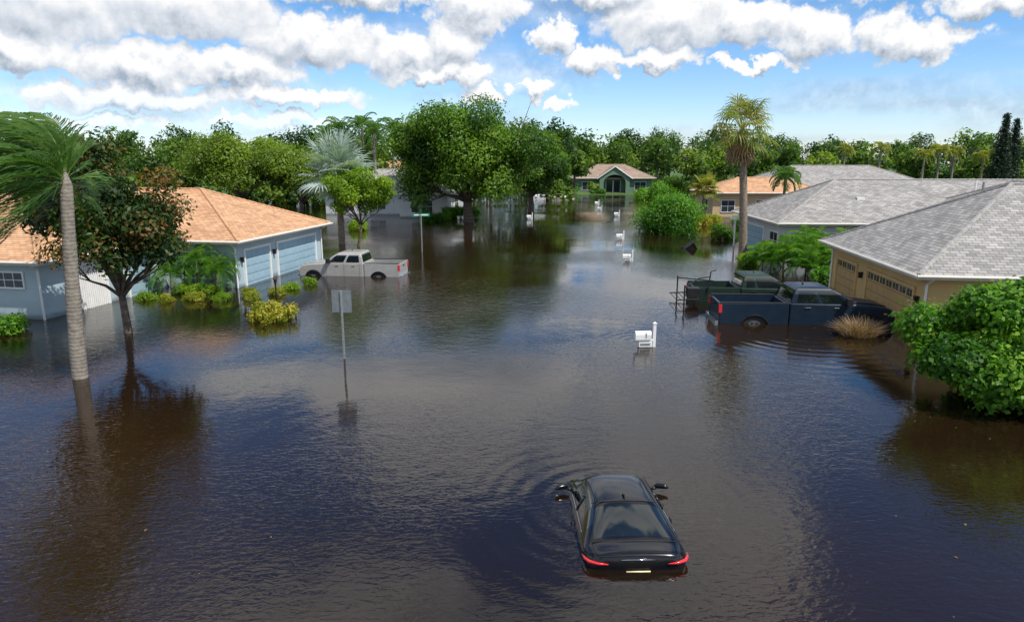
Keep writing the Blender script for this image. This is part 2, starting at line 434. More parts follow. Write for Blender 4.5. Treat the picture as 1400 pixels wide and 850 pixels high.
# ------------------------------------------------------------------ buildings
def hip_roof(name, parent, x0, x1, y0, y1, ze, slope, rm, fm='gutter', gable=None):
    mb = MB(); W = x1-x0; D = y1-y0; sl = math.sqrt(1+slope*slope)
    zb = ze-.17
    if W >= D:
        h = D/2; zr = ze+h*slope
        i0 = h; i1 = h
        a = (x0+i0, y0+h, zr); b = (x1-i1, y0+h, zr)
        mb.quadface([(x0, y0, ze), (x1, y0, ze), b, a], 0, [(0, 0), (W, 0), (W-i1, h*sl), (i0, h*sl)])
        mb.quadface([(x1, y1, ze), (x0, y1, ze), a, b], 0, [(0, 0), (W, 0), (W-i0, h*sl), (i1, h*sl)])
        mb.quadface([(x1, y0, ze), (x1, y1, ze), b], 0, [(0, 0), (D, 0), (h, h*sl)])
        mb.quadface([(x0, y1, ze), (x0, y0, ze), a], 0, [(0, 0), (D, 0), (h, h*sl)])
        caps = [((x0, y0, ze), a), ((x0, y1, ze), a), ((x1, y0, ze), b), ((x1, y1, ze), b), (a, b)]
    else:
        h = W/2; zr = ze+h*slope
        i0 = h; i1 = h
        a = (x0+h, y0+i0, zr); b = (x0+h, y1-i1, zr)
        mb.quadface([(x0, y1, ze), (x0, y0, ze), a, b], 0, [(0, 0), (D, 0), (D-i0, h*sl), (i1, h*sl)])
        mb.quadface([(x1, y0, ze), (x1, y1, ze), b, a], 0, [(0, 0), (D, 0), (D-i1, h*sl), (i0, h*sl)])
        mb.quadface([(x0, y0, ze), (x1, y0, ze), a], 0, [(0, 0), (W, 0), (h, h*sl)])
        mb.quadface([(x1, y1, ze), (x0, y1, ze), b], 0, [(0, 0), (W, 0), (h, h*sl)])
        caps = [((x0, y0, ze), a), ((x1, y0, ze), a), ((x0, y1, ze), b), ((x1, y1, ze), b), (a, b)]
    mb.build("roof", [M[rm]], parent)
    cp = MB()
    for p, q in caps:
        if (Vector(p)-Vector(q)).length > .1:
            L = (Vector(p)-Vector(q)).length; k = max(2, int(L/.3)); P = Vector(p); Q = Vector(q)
            for j in range(k):
                A = P.lerp(Q, j/k); B = P.lerp(Q, (j+.95)/k); cp.tube([A+Vector((0, 0, .0)), B+Vector((0, 0, .012))], [.075, .085], 6)
    cp.build("ridge_caps", [M[rm.replace('_roof', '_cap')]], parent)
    fb = MB(); t = .03
    fb.box(x0-t, x1+t, y0-t, y0, zb, ze+.012); fb.box(x0-t, x1+t, y1, y1+t, zb, ze+.012)
    fb.box(x0-t, x0, y0, y1, zb, ze+.012); fb.box(x1, x1+t, y0, y1, zb, ze+.012)
    for (ax, ay, bx, by) in ((x0-.09, y0-.09, x1+.09, y0-.09), (x0-.09, y0-.09, x0-.09, y1+.09), (x1+.09, y0-.09, x1+.09, y1+.09)):
        fb.tube([(ax, ay, ze-.05), (bx, by, ze-.05)], .055, 8)
    fb.build("fascia", [M[fm]], parent)
    sb = MB(); sb.box(x0, x1, y0, y1, zb+.01, zb+.03); sb.build("soffit", [M['soffit']], parent)
    return zr

for k, c in (('salmon_cap', (.50, .28, .15)), ('grey_cap', (.30, .29, .275)), ('brown_cap', (.34, .25, .19))):
    M[k] = mat(k, c, .9, var=.25, vscale=5)

def walls(parent, x0, x1, y0, y1, z1, wm):
    mb = MB(); mb.box(x0, x1, y0, y1, -.7, z1-.15); return mb.build("walls", [M[wm]], parent)

def garage_door(parent, axis, pos, a, b, z1, dm, trim='white', windows=False, out=-1, name="garage_door"):
    mb = MB()
    def bx(u0, u1, z0, z1_, d0, d1, mi):
        lo, hi = sorted((pos+out*d0, pos+out*d1))
        if axis == 'x': mb.box(lo, hi, u0, u1, z0, z1_, mi)
        else: mb.box(u0, u1, lo, hi, z0, z1_, mi)
    t = .12
    bx(a-t, a, -.6, z1, .002, .09, 1); bx(b, b+t, -.6, z1, .002, .09, 1); bx(a-t, b+t, z1+.002, z1+t, .002, .092, 1)
    rows = 5; z0 = -.3; H = (z1-z0)/rows
    nc = max(4, int((b-a)/.6))
    for r_ in range(rows):
        lo_, hi_ = z0+r_*H+.012, z0+(r_+1)*H-.012
        bx(a, b, lo_, hi_, .002, .03, 0)
        cw = (b-a)/nc
        for c_ in range(nc):
            u0 = a+c_*cw+.07; u1 = a+(c_+1)*cw-.07
            if windows and r_ == rows-1:
                bx(u0, u1, lo_+.08, hi_-.05, .03, .036, 2)
                bx((u0+u1)/2-.012, (u0+u1)/2+.012, lo_+.08, hi_-.05, .036, .045, 1)
            else:
                bx(u0, u1, lo_+.07, hi_-.07, .03, .04, 0)
    bx(a, b, z0, z1, .0015, .012, 3)
    return mb.build(name, [M[dm], M[trim], M['winglass'], M['dark']], parent)

def window(parent, axis, pos, a, b, z0, z1, out=-1, trim='white', nx=2, nz=2):
    mb = MB()
    def bx(u0, u1, z0_, z1_, d0, d1, mi):
        lo, hi = sorted((pos+out*d0, pos+out*d1))
        if axis == 'x': mb.box(lo, hi, u0, u1, z0_, z1_, mi)
        else: mb.box(u0, u1, lo, hi, z0_, z1_, mi)
    bx(a, b, z0, z1, .002, .02, 1); t = .07
    bx(a-t, a, z0-t, z1+t, .002, .06, 0); bx(b, b+t, z0-t, z1+t, .002, .06, 0)
    bx(a, b, z1, z1+t, .002, .059, 0); bx(a, b, z0-t, z0, .002, .08, 0)
    for i in range(1, nx): u = a+(b-a)*i/nx; bx(u-.015, u+.015, z0, z1, .02, .035, 0)
    for i in range(1, nz): z = z0+(z1-z0)*i/nz; bx(a, b, z-.015, z+.015, .02, .033, 0)
    return mb.build("window", [M[trim], M['winglass']], parent)

def downspout(parent, x, y, ze, ox, oy):
    mb = MB(); mb.tube([(x+ox*.45, y+oy*.45, ze-.12), (x+ox*.3, y+oy*.3, ze-.25), (x+ox*.06, y+oy*.06, ze-.42), (x+ox*.06, y+oy*.06, -.5)], .045, 8)
    mb.build("downspout", [M['white']], parent)

def lantern(parent, x, y, z):
    mb = MB(); mb.box(x-.07, x+.07, y-.07, y+.07, z, z+.22); mb.box(x-.09, x+.09, y-.09, y+.09, z+.22, z+.26); mb.build("wall_lantern", [M['plastic']], parent)

# --- blue stucco house on the left
H = empty("blue_stucco_house", (-13.9, 34.6, 0), R(-9.8))
hip_roof("r", H, -22, 0, 0, 11, 2.5, .43, 'salmon_roof')
hip_roof("r", H, -16, -3.9, -8.1, 6.2, 2.52, .43, 'salmon_roof')
walls(H, -21.5, -.5, .5, 10.5, 2.5, 'blue_wall'); walls(H, -15.5, -4.4, -7.6, .6, 2.52, 'blue_wall')
garage_door(H, 'x', -.5, 1.25, 3.75, 1.85, 'blue_door', 'white', out=1)
garage_door(H, 'x', -.5, 4.7, 9.5, 1.85, 'blue_door', 'white', out=1)
window(H, 'y', -7.6, -7.0, -5.2, 1.35, 1.95, nx=4, nz=2)
window(H, 'y', -7.6, -12.0, -9.8, .5, 1.9, nx=4, nz=3)
mb = MB()
mb.box(-4.4, -4.34, -6.1, -4.1, -.3, 2.0, 0)
for i in range(17):
    y = -6.04+i*.118; mb.box(-4.34, -4.29, y, y+.05, -.3, 1.96, 0)
mb.box(-4.39, -4.27, -6.2, -6.1, -.5, 2.1); mb.box(-4.39, -4.27, -4.1, -4.0, -.5, 2.1); mb.box(-4.39, -4.275, -6.1, -4.1, 2.0, 2.1)
mb.build("slatted_gate", [M['white']], H)
garage_door(H, 'x', -4.4, -2.6, -.6, 1.9, 'blue_door', 'white', out=1, name="entry_door")
window(H, 'y', .5, -3.6, -1.9, .5, 1.8, nx=2, nz=3)
downspout(H, -4.4, -7.6, 2.5, 0.15, -1); downspout(H, -.5, .5, 2.5, 0, -1); downspout(H, -.5, 10.4, 2.5, 1, 0)
lantern(H, -.40, 4.25, 1.3); lantern(H, -.40, .9, 1.3)
mb = MB(); mb.tube([(-9, 2.5, 3.2), (-9, 2.5, 3.95)], .06, 8); mb.tube([(-14, -3, 4.2), (-14, -3, 4.9)], .05, 8); mb.build("roof_vents", [M['galv']], H)

# --- tan house on the right
H = empty("tan_stucco_house", (14.6, 24.2, 0), R(-7.4))
hip_roof("r", H, 0, 15, 0, 11.3, 2.5, .54, 'grey_roof')
hip_roof("r", H, 4.6, 19, 7.0, 16.2, 2.55, .50, 'grey_roof')
walls(H, .5, 14.5, .5, 10.8, 2.5, 'tan_wall'); walls(H, 5.1, 18.5, 7.5, 15.7, 2.55, 'tan_wall')
garage_door(H, 'x', .5, 1.3, 5.9, 1.75, 'tan_door', 'tan_wall', True)
garage_door(H, 'x', .5, 7.3, 9.9, 1.75, 'tan_door', 'tan_wall', True)
window(H, 'y', .5, 3.0, 4.8, .5, 1.8, nx=2, nz=3); window(H, 'y', .5, 7.6, 9.4, .5, 1.8, nx=2, nz=3)
downspout(H, .5, .5, 2.5, .25, -1); downspout(H, .5, 10.7, 2.5, -1, 0)
lantern(H, .40, 6.6, 1.3); lantern(H, .40, .9, 1.3)
mb = MB(); mb.tube([(5, 6.5, 4.6), (5, 6.5, 5.6)], .05, 8); mb.tube([(9, 3.0, 3.8), (9, 3.0, 4.5)], .05, 8); mb.build("roof_vents", [M['galv']], H)

# --- pale house behind it
H = empty("pale_stucco_house", (17.1, 44.0, 0), R(-3))
hip_roof("r", H, 0, 27, 0, 11, 2.6, .47, 'grey_roof')
hip_roof("r", H, 9, 20, -7, 6, 2.62, .47, 'grey_roof')
walls(H, .5, 26.5, .5, 10.5, 2.6, 'pale_wall'); walls(H, 9.5, 19.5, -6.5, 1, 2.6, 'pale_wall')
garage_door(H, 'x', .5, 4.4, 9.0, 1.85, 'blue_door', 'white')
window(H, 'x', .5, 1.4, 3.0, .7, 1.8)
window(H, 'y', .5, 3.0, 5.0, .5, 1.9, nx=2, nz=3)
mb = MB(); mb.box(6, 6.5, 2.8, 3.3, 3.4, 4.1); mb.tube([(14, 3.5, 4.0), (14, 3.5, 5.2)], .06, 8); mb.build("roof_vents", [M['white']], H)
mb = MB(); mb.box(-.3, .48, 9.3, 10.9, 2.0, 2.12); mb.tube([(-.2, 9.4, -.6), (-.2, 9.4, 2.0)], .07, 8); mb.build("porch", [M['white']], H)

# --- further houses on the right
H = empty("beige_stucco_house", (22.8, 79.5, 0), 0)
hip_roof("r", H, 0, 14, 0, 9, 2.9, .36, 'salmon_roof'); walls(H, .5, 13.5, .5, 8.5, 2.9, 'beige_wall')
window(H, 'y', .5, 1.5, 3.0, .7, 2.0); window(H, 'y', .5, 5.5, 7.5, .7, 2.0); window(H, 'x', .5, 2.5, 5.0, .6, 2.0)
H = empty("grey_roof_house", (33, 92, 0), 0)
hip_roof("r", H, 0, 24, 0, 13, 3.1, .42, 'grey_roof'); walls(H, .5, 23.5, .5, 12.5, 3.1, 'pale_wall')
window(H, 'y', .5, 3, 5, .8, 2.2); window(H, 'y', .5, 10, 13, .8, 2.2)

# --- green house with portico at the end of the street
H = empty("green_portico_house", (12.4, 139.5, 0), 0)
hip_roof("r", H, 0, 16.5, 0, 11, 3.1, .48, 'brown_roof')
walls(H, .6, 15.9, .6, 10.4, 3.1, 'green_wall')
mb = MB()
prof = [(5.0, -.6), (5.0, 3.3), (8.0, 5.2), (11.0, 3.3), (11.0, -.6), (10.2, -.6), (10.2, 2.2)]
for i in range(1, 12):
    a = math.pi*i/12; prof.append((8+2.2*math.cos(a), 2.2+1.6*math.sin(a)))
prof += [(5.8, 2.2), (5.8, -.6)]
mb.prism(prof, -1.6, -1.2)
mb.box(5.0, 5.4, -1.198, .6, -.6, 3.2); mb.box(10.6, 11.0, -1.198, .6, -.6, 3.2)
mb.build("portico", [M['green_wall']], H)
mb = MB()
for sx in (-1, 1):
    p = [(8+sx*3.5, -1.8, 3.05), (8, -1.8, 5.42), (8, 4.0, 5.42), (8+sx*3.5, 4.0, 3.05)]
    if sx < 0: p = p[::-1]
    mb.quadface(p, 0, [(0, 0), (0, 4.2), (5.8, 4.2), (5.8, 0)])
mb.build("portico_roof", [M['brown_roof']], H)
mb = MB()
for sx in (-1, 1): mb.tube([(8+sx*3.55, -1.82, 2.98), (8, -1.82, 5.36)], .10, 6)
mb.build("portico_trim", [M['white']], H)
mb = MB(); mb.box(6.6, 9.4, .56, .60, -.6, 2.6, 0); mb.box(7.9, 8.1, .5, .56, -.6, 2.6, 1); mb.box(6.5, 6.6, .5, .6, -.6, 2.7, 1); mb.box(9.4, 9.5, .5, .6, -.6, 2.7, 1)
mb.build("front_door", [M['winglass'], M['white']], H)
window(H, 'y', .6, 1.8, 3.8, .7, 2.3); window(H, 'y', .6, 12.4, 14.6, .7, 2.3)

# --- houses on the left beyond the trees
H = empty("grey_stucco_house", (-23.5, 84.5, 0), R(-4))
hip_roof("r", H, 0, 16.5, 0, 12, 2.8, .44, 'grey_roof'); walls(H, .5, 16, .5, 11.5, 2.8, 'pale_wall')
hip_roof("r", H, 10.2, 16.6, -3.6, 5, 2.78, .42, 'grey_roof'); walls(H, 10.6, 16.2, -3.2, 1, 2.78, 'pale_wall')
garage_door(H, 'x', 16.2, -2.8, -.2, 1.9, 'pale_wall', out=1)
window(H, 'y', .5, 2, 4, .7, 2.0); window(H, 'y', .5, 6, 8, .7, 2.0); window(H, 'y', -3.2, 12, 14.5, .6, 2.0); window(H, 'x', 16, 4, 7, .6, 2.0, out=1)
H = empty("salmon_roof_house", (-28, 108, 0), 0)
hip_roof("r", H, 0, 16, 0, 12, 3.4, .50, 'salmon_roof'); walls(H, .5, 15.5, .5, 11.5, 3.4, 'beige_wall')
window(H, 'y', .5, 8, 11, .7, 2.2)

# ------------------------------------------------------------------ vehicles
def arch(cx, r, z0, zc=.42, n=9):
    out = []
    a0 = math.asin(max(-1, min(1, (z0-zc)/r)))
    for i in range(n+1):
        a = a0+(math.pi-2*a0)*i/n
        out.append((cx+r*math.cos(a), zc+r*math.sin(a)))
    return out

def wheel(mb, x, y, sgn, r=.40):
    n = 20; w = .24
    for (rr, y0, y1, mi) in ((r, y-sgn*w, y, 0), (r*.64, y-sgn*.02, y+sgn*.012, 1), (r*.2, y, y+sgn*.03, 1)):
        mb.tube([(x, y0, .42), (x, y1, .42)], rr, n, mi)
    for k in range(6):
        a = k*math.pi/3; c, s = math.cos(a)*r*.42, math.sin(a)*r*.42
        mb.tube([(x+c, y+sgn*.010, .42+s), (x+c, y+sgn*.016, .42+s)], r*.12, 8, 2)

def pickup(name, loc, rz, paint, depth, sx=1.0, crew=True, tilt=0.0, trim='chrome', cab0=2.15, sz=1.0):
    e = empty(name, (loc[0], loc[1], -depth), rz); e.scale = (sx, 1, sz); e.rotation_euler = (0, tilt, rz)
    P = M[paint]; hw = .98; o_ = cab0-2.15
    mb = MB()
    prof = [(cab0, .5), (cab0, 1.40), (4.35+o_*.6, 1.37), (4.55+o_*.6, 1.34), (5.2, 1.29), (5.62, 1.22), (5.80, 1.10), (5.84, .85), (5.82, .55), (5.62, .45)]
    prof += arch(5.0, .50, .45)
    prof += [(4.4, .42), (2.4+o_, .42)]
    mb.prism(prof, -hw, hw)
    mb.build("front_body", [P], e, bevel=.07)
    mb = MB(); mb.prism([(4.5+o_*.6, 1.30), (4.55+o_*.6, 1.385), (5.2, 1.34), (5.65, 1.25), (5.65, 1.2)], -.55, .55); mb.build("hood_bulge", [P], e, bevel=.05)
    mb = MB()
    side = [(0, .55), (-.02, 1.36), (cab0-.03, 1.38), (cab0-.03, .5), (1.75, .5)]
    side += arch(1.2, .49, .5)
    side += [(.6, .52)]
    mb.prism(side, -hw, -hw+.12); mb.prism(side, hw-.12, hw)
    mb.box(.0, .10, -hw+.12, hw-.12, .62, 1.33); mb.box(cab0-.12, cab0-.03, -hw+.12, hw-.12, .6, 1.36)
    mb.build("bed", [P], e, bevel=.03)
    mb = MB(); mb.box(.10, cab0-.12, -hw+.121, hw-.121, .72, .80)
    for s in (-1, 1): mb.box(.75, 1.65, s*.64 if s > 0 else -hw+.121, hw-.121 if s > 0 else -.64, .80, 1.0)
    mb.box(.0, cab0-.05, -hw+.0, -hw+.13, 1.375, 1.395); mb.box(.0, cab0-.05, hw-.13, hw, 1.375, 1.395)
    mb.build("bed_liner", [M['plastic']], e)
    b0, b1 = cab0+.03, 4.36+o_*.6; t0, t1 = cab0+.16, 3.66+o_*.6; zb, zt = 1.37, 1.97; wb, wt = .965, .80
    mb = MB()
    rows = [(b0, b1, wb, zb), (b0+.08, b1-.42, wb-.06, zb+.36), (t0, t1+.02, wt+.02, zt-.09), (t0+.08, t1-.10, wt-.05, zt-.02), (t0+.3, t1-.4, wt-.28, zt+.01)]
    vs = []
    for x0, x1, w, z in rows: vs += [(x0, -w, z), (x1, -w, z), (x1, w, z), (x0, w, z)]
    fs = []
    for k in range(4):
        for j in range(4): a = k*4+j; b = k*4+(j+1) % 4; fs.append((a, b, b+4, a+4))
    fs.append((16, 17, 18, 19)); mb.add(vs, fs)
    mb.build("cab", [P], e, bevel=.035)
    gl = MB(); zr = zt-.09
    def wid(z):
        zz = z-zb
        return wb-(.06/.36)*zz if zz <= .36 else wb-.06-((wb-.06)-(wt+.02))*(zz-.36)/(zr-(zb+.36))
    def lox(z, back):
        zz = z-zb
        xs = [b0, b0+.08, t0] if back else [b1, b1-.42, t1+.02]
        k = zz/.36 if zz <= .36 else 1+(zz-.36)/(zr-(zb+.36))
        return xs[0]+(xs[1]-xs[0])*k if k <= 1 else xs[1]+(xs[2]-xs[1])*(k-1)
    def sidept(s, u, v):
        z = zb+(zr-zb)*v; x0 = lox(z, True); x1 = lox(z, False)
        return (x0+(x1-x0)*u, s*(wid(z)+.009), z)
    spans = ((.09, .45), (.52, .91)) if crew else ((.10, .30), (.37, .90))
    vk = .36/(zr-zb)
    for s in (-1, 1):
        for (u0, u1) in spans:
            for (v0, v1) in ((.10, vk), (vk, .86)):
                p = [sidept(s, u0, v0), sidept(s, u1, v0), sidept(s, u1, v1), sidept(s, u0, v1)]
                gl.quadface(p if s < 0 else p[::-1])
    def endpt(front, y, v):
        z = zb+(zr-zb)*v; x = lox(z, not front)+(.010 if front else -.010)
        return (x, y*(wid(z)-.11), z+.004)
    for fr in (True, False):
        for (v0, v1) in ((.10, vk), (vk, .90)):
            p = [endpt(fr, -1, v0), endpt(fr, 1, v0), endpt(fr, 1, v1), endpt(fr, -1, v1)]
            gl.quadface(p if fr else p[::-1])
    gl.build("windows", [M['carglass']], e, recalc=False)
    mb = MB(); m0 = 4.02+o_*.6
    for s in (-1, 1):
        mb.box(m0, m0+.18, s*1.0 if s > 0 else -1.24, 1.24 if s > 0 else -1.0, 1.38, 1.62, 0)
        mb.box(m0-.02, m0+.08, min(s*.93, s*1.02), max(s*.93, s*1.02), 1.40, 1.46, 0)
        mb.box(2.65+o_, 2.83+o_, min(s*.98, s*1.01), max(s*.98, s*1.01), 1.20, 1.235, 1)
        mb.box(3.60+o_, 3.78+o_, min(s*.98, s*1.01), max(s*.98, s*1.01), 1.20, 1.235, 1)
        for xx in (2.38+o_, 3.28+o_, 4.28+o_*.6): mb.box(xx, xx+.012, min(s*.975, s*.984), max(s*.975, s*.984), .5, 1.36, 0)
        mb.box(2.3, 4.4, min(s*.96, s*1.0), max(s*.96, s*1.0), .40, .48, 0)
        mb.box(-.035, .07, min(s*.86, s*.995), max(s*.86, s*.995), .98, 1.31, 2)
        mb.box(5.60, 5.86, min(s*.66, s*.965), max(s*.66, s*.965), .93, 1.12, 3)
        mb.box(5.45, 5.55, min(s*.97, s*.992), max(s*.97, s*.992), 1.0, 1.05, 4)
        for ax, r0 in ((5.0, .50), (1.2, .49)):
            pts = [(px_, s*.985, pz) for px_, pz in arch(ax, r0, .5)]
            mb.tube(pts, .022, 5, 0)
    mb.box(5.83, 5.89, -.62, .62, .68, 1.12, 1); mb.box(5.885, 5.90, -.56, .56, .74, .86, 0); mb.box(5.885, 5.90, -.56, .56, .92, 1.06, 0)
    mb.box(-.14, -.02, -.95, .95, .50, .66, 1); mb.box(5.84, 5.98, -.95, .95, .42, .62, 1)
    mb.box(-.035, -.012, -.12, .12, 1.14, 1.22, 0)
    mb.tube([(3.0, 0, 1.96), (2.95, 0, 2.04)], .03, 6, 0)
    mb.build("trim", [M['plastic'], M[trim], M['red'], M['lens'], M['amber']], e, bevel=.008)
    mb = MB()
    for x in (1.2, 5.0):
        for s in (-1, 1): wheel(mb, x, s*.93, s)
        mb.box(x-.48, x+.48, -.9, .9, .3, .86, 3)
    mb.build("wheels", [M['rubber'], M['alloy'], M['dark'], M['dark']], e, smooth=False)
    return e

def sedan(name, loc, rz, paint, depth, pitch=0.0, sx=1.0):
    e = empty(name, (loc[0], loc[1], -depth)); e.rotation_euler = (pitch, 0, rz); e.scale = (sx, 1, 1)
    ST = [
     (-.01, [(.50, .42), (.66, .60), (.69, .82), (.66, .92), (.58, .985), (.30, 1.0), (0, 1.005)]),
     (.07, [(.72, .32), (.80, .60), (.80, .86), (.76, .96), (.67, 1.055), (.34, 1.075), (0, 1.08)]),
     (.20, [(.80, .27), (.875, .60), (.865, .89), (.80, .985), (.69, 1.045), (.34, 1.07), (0, 1.078)]),
     (.40, [(.86, .25), (.915, .60), (.905, .91), (.82, 1.0), (.70, 1.055), (.35, 1.085), (0, 1.095)]),
     (.44, [(.86, .25), (.918, .60), (.908, .912), (.825, 1.0), (.72, 1.07), (.37, 1.105), (0, 1.115)]),
     (.80, [(.88, .22), (.922, .60), (.912, .92), (.82, 1.01), (.665, 1.24), (.34, 1.275), (0, 1.285)]),
     (1.18, [(.88, .22), (.925, .60), (.915, .925), (.815, 1.015), (.61, 1.385), (.31, 1.42), (0, 1.43)]),
     (1.25, [(.88, .22), (.925, .60), (.915, .925), (.815, 1.015), (.605, 1.402), (.31, 1.437), (0, 1.448)]),
     (1.85, [(.88, .22), (.925, .60), (.912, .925), (.815, 1.01), (.60, 1.425), (.31, 1.463), (0, 1.475)]),
     (2.35, [(.88, .22), (.925, .60), (.910, .915), (.815, 1.0), (.60, 1.40), (.31, 1.44), (0, 1.453)]),
     (2.42, [(.88, .22), (.925, .60), (.910, .913), (.815, 1.0), (.60, 1.385), (.31, 1.425), (0, 1.437)]),
     (2.85, [(.88, .22), (.922, .60), (.905, .90), (.81, .985), (.67, 1.18), (.35, 1.225), (0, 1.24)]),
     (3.25, [(.88, .22), (.920, .60), (.900, .88), (.81, .95), (.73, .98), (.37, 1.02), (0, 1.035)]),
     (3.33, [(.88, .22), (.918, .60), (.897, .87), (.80, .92), (.70, .945), (.37, .97), (0, .98)]),
     (4.0, [(.86, .22), (.905, .58), (.87, .76), (.76, .83), (.62, .86), (.34, .88), (0, .89)]),
     (4.55, [(.80, .24), (.84, .55), (.78, .66), (.68, .72), (.55, .75), (.30, .77), (0, .78)]),
     (4.78, [(.60, .30), (.66, .48), (.60, .58), (.52, .61), (.42, .62), (.22, .63), (0, .635)]),
    ]
    mb = MB(); nr = 7; cols = 2*nr-1
    for y, row in ST:
        for (x, z) in row: mb.v.append((x, y, z))
        for (x, z) in row[-2::-1]: mb.v.append((-x, y, z))
    ns = len(ST)
    for i in range(ns-1):
        y0 = ST[i][0]; y1 = ST[i+1][0]
        for j in range(cols-1):
            a = i*cols+j
            mb.f.append((a, a+1, a+1+cols, a+cols))
            jj = j if j < nr-1 else cols-2-j
            mi = 0
            if jj >= 4 and .43 <= y0 and y1 <= 1.19: mi = 1
            if jj >= 4 and 2.41 <= y0 and y1 <= 3.26: mi = 1
            if jj == 3 and .79 <= y0 and y1 <= 2.86: mi = 1
            mb.m.append(mi)
    mb.f.append(tuple(range(cols))); mb.m.append(0)
    mb.f.append(tuple((ns-1)*cols+j for j in range(cols))); mb.m.append(0)
    mb.build("body", [M[paint], M['carglass']], e, smooth=True, sub=2)
    d = MB()
    for s in (-1, 1):
        d.tube([(s*.895, .30, .925), (s*.865, .16, .925), (s*.80, .06, .922), (s*.66, -.002, .915), (s*.50, -.022, .91)], [.014, .026, .030, .024, .010], 8, 0)
        d.tube([(s*.80, 2.66, 1.00), (s*.92, 2.67, 1.03)], .03, 6, 2)
        d.tube([(s*.90, 2.68, 1.04), (s*.95, 2.70, 1.06), (s*1.08, 2.66, 1.06), (s*1.15, 2.60, 1.05)], [.035, .06, .055, .02], 10, 2)
        d.tube([(s*.835, .88, 1.018), (s*.828, 1.25, 1.022), (s*.825, 1.85, 1.02), (s*.825, 2.4, 1.008), (s*.825, 2.8, .995)], .006, 5, 4)
        d.tube([(s*.68, 1.78, 1.28), (s*.82, 1.72, 1.025)], .022, 5, 2)
        for yy in (1.12, 1.75, 2.62): d.tube([(s*.926, yy, .55), (s*.922, yy, .80), (s*.90, yy+.01, .95)], .006, 5, 5)
        d.tube([(s*.715, .43, 1.062), (s*.70, .25, 1.048), (s*.69, .12, 1.058)], .006, 5, 5)
        for yy in (1.45, 2.05): d.tube([(s*.93, yy, .90), (s*.945, yy+.09, .905), (s*.93, yy+.18, .90)], .012, 6, 2)
        d.tube([(s*.575, 1.28, 1.412), (s*.572, 1.85, 1.438), (s*.575, 2.32, 1.41)], .008, 5, 5)
        d.tube([(s*.20, 3.05, 1.155), (s*.52, 2.96, 1.17)], .01, 5, 5)
    d.tube([(-.715, .42, 1.063), (-.35, .405, 1.088), (0, .40, 1.098), (.35, .405, 1.088), (.715, .42, 1.063)], .008, 5, 5)
    d.tube([(-.62, 1.215, 1.395), (-.31, 1.215, 1.428), (0, 1.215, 1.440), (.31, 1.215, 1.428), (.62, 1.215, 1.395)], .009, 5, 5)
    d.tube([(-.28, -.005, .975), (0, -.01, .98), (.28, -.005, .975)], .008, 6, 4)
    d.tube([(0, 1.42, 1.45), (0, 1.34, 1.495), (0, 1.28, 1.46)], [.03, .012, .012], 6, 2)
    d.box(-.20, .20, -.05, -.03, .68, .80, 6)
    d.build("details", [M['red'], M['lens'], M[paint], M['chrome'], M['chrome'], M['dark'], M['plate']], e, smooth=True)
    w = MB()
    for x in (-1, 1):
        for yy in (.95, 3.75):
            w.tube([(x*.68, yy, .34), (x*.93, yy, .34)], .33, 18)
    w.build("wheels", [M['rubber']], e)
    return e

sedan("flooded_black_sedan", (2.05, 9.90), R(1.2), 'black', .79, R(-3.1), .98)
pickup("silver_pickup_truck", (-6.35, 39.55), R(174), 'silver', .62, 1.02, True, cab0=2.05)
pickup("navy_pickup_truck", (8.55, 28.2), R(-4), 'navy', .60, 1.19, True, cab0=2.35, sz=1.06)
pickup("green_pickup_truck", (8.7, 32.6), R(-3), 'dgreen', .72, .98, False, trim='plastic')
sedan("flooded_white_car", (3.2, 126), R(-80), 'whitecar', .55)
sedan("flooded_grey_car", (6.4, 122), R(-85), 'silver', .6)
e = empty("hitch_lift_rack", (8.3, 31.6, 0), R(-3))
mb = MB()
mb.tube([(-.35, -.9, -.5), (-.35, -.9, .95)], .035); mb.tube([(-.35, .9, -.5), (-.35, .9, 1.1)], .035)
mb.tube([(-.7, -.9, .25), (.3, -.9, .3), (.3, .9, .3), (-.7, .9, .25)], .03)
mb.tube([(-.35, -.9, .85), (.4, -.2, 1.15), (1.0, 0, 1.2)], .03); mb.tube([(-.35, .9, 1.0), (1.3, .6, .9)], .03)
mb.box(-.1, .45, -.5, .1, .3, .72); mb.tube([(.9, 0, .5), (1.0, 0, 1.45), (1.25, .1, 1.5)], .03)
for i in range(5): mb.tube([(-.7+.2*i, -.9, .27), (-.7+.2*i, .9, .27)], .015)
mb.build("frame", [M['plastic']], e)
e = empty("floating_trash_bin", (13.4, 51.5, .05)); e.rotation_euler = (R(18), R(52), R(20)); e.scale = (.9, .9, .9)
mb = MB(); vs = []
for z, w in ((-.5, .24), (.45, .31)): vs += [(-w, -w, z), (w, -w, z), (w, w, z), (-w, w, z)]
mb.add(vs, [(0, 1, 5, 4), (1, 2, 6, 5), (2, 3, 7, 6), (3, 0, 4, 7), (0, 3, 2, 1), (4, 5, 6, 7)])
mb.box(-.34, .34, -.34, .36, .452, .52); mb.tube([(-.3, .4, .42), (.3, .4, .42)], .025); mb.tube([(-.28, .28, -.45), (-.34, .28, -.45)], .12, 12)
mb.build("bin", [M['plastic']], e, bevel=.02)

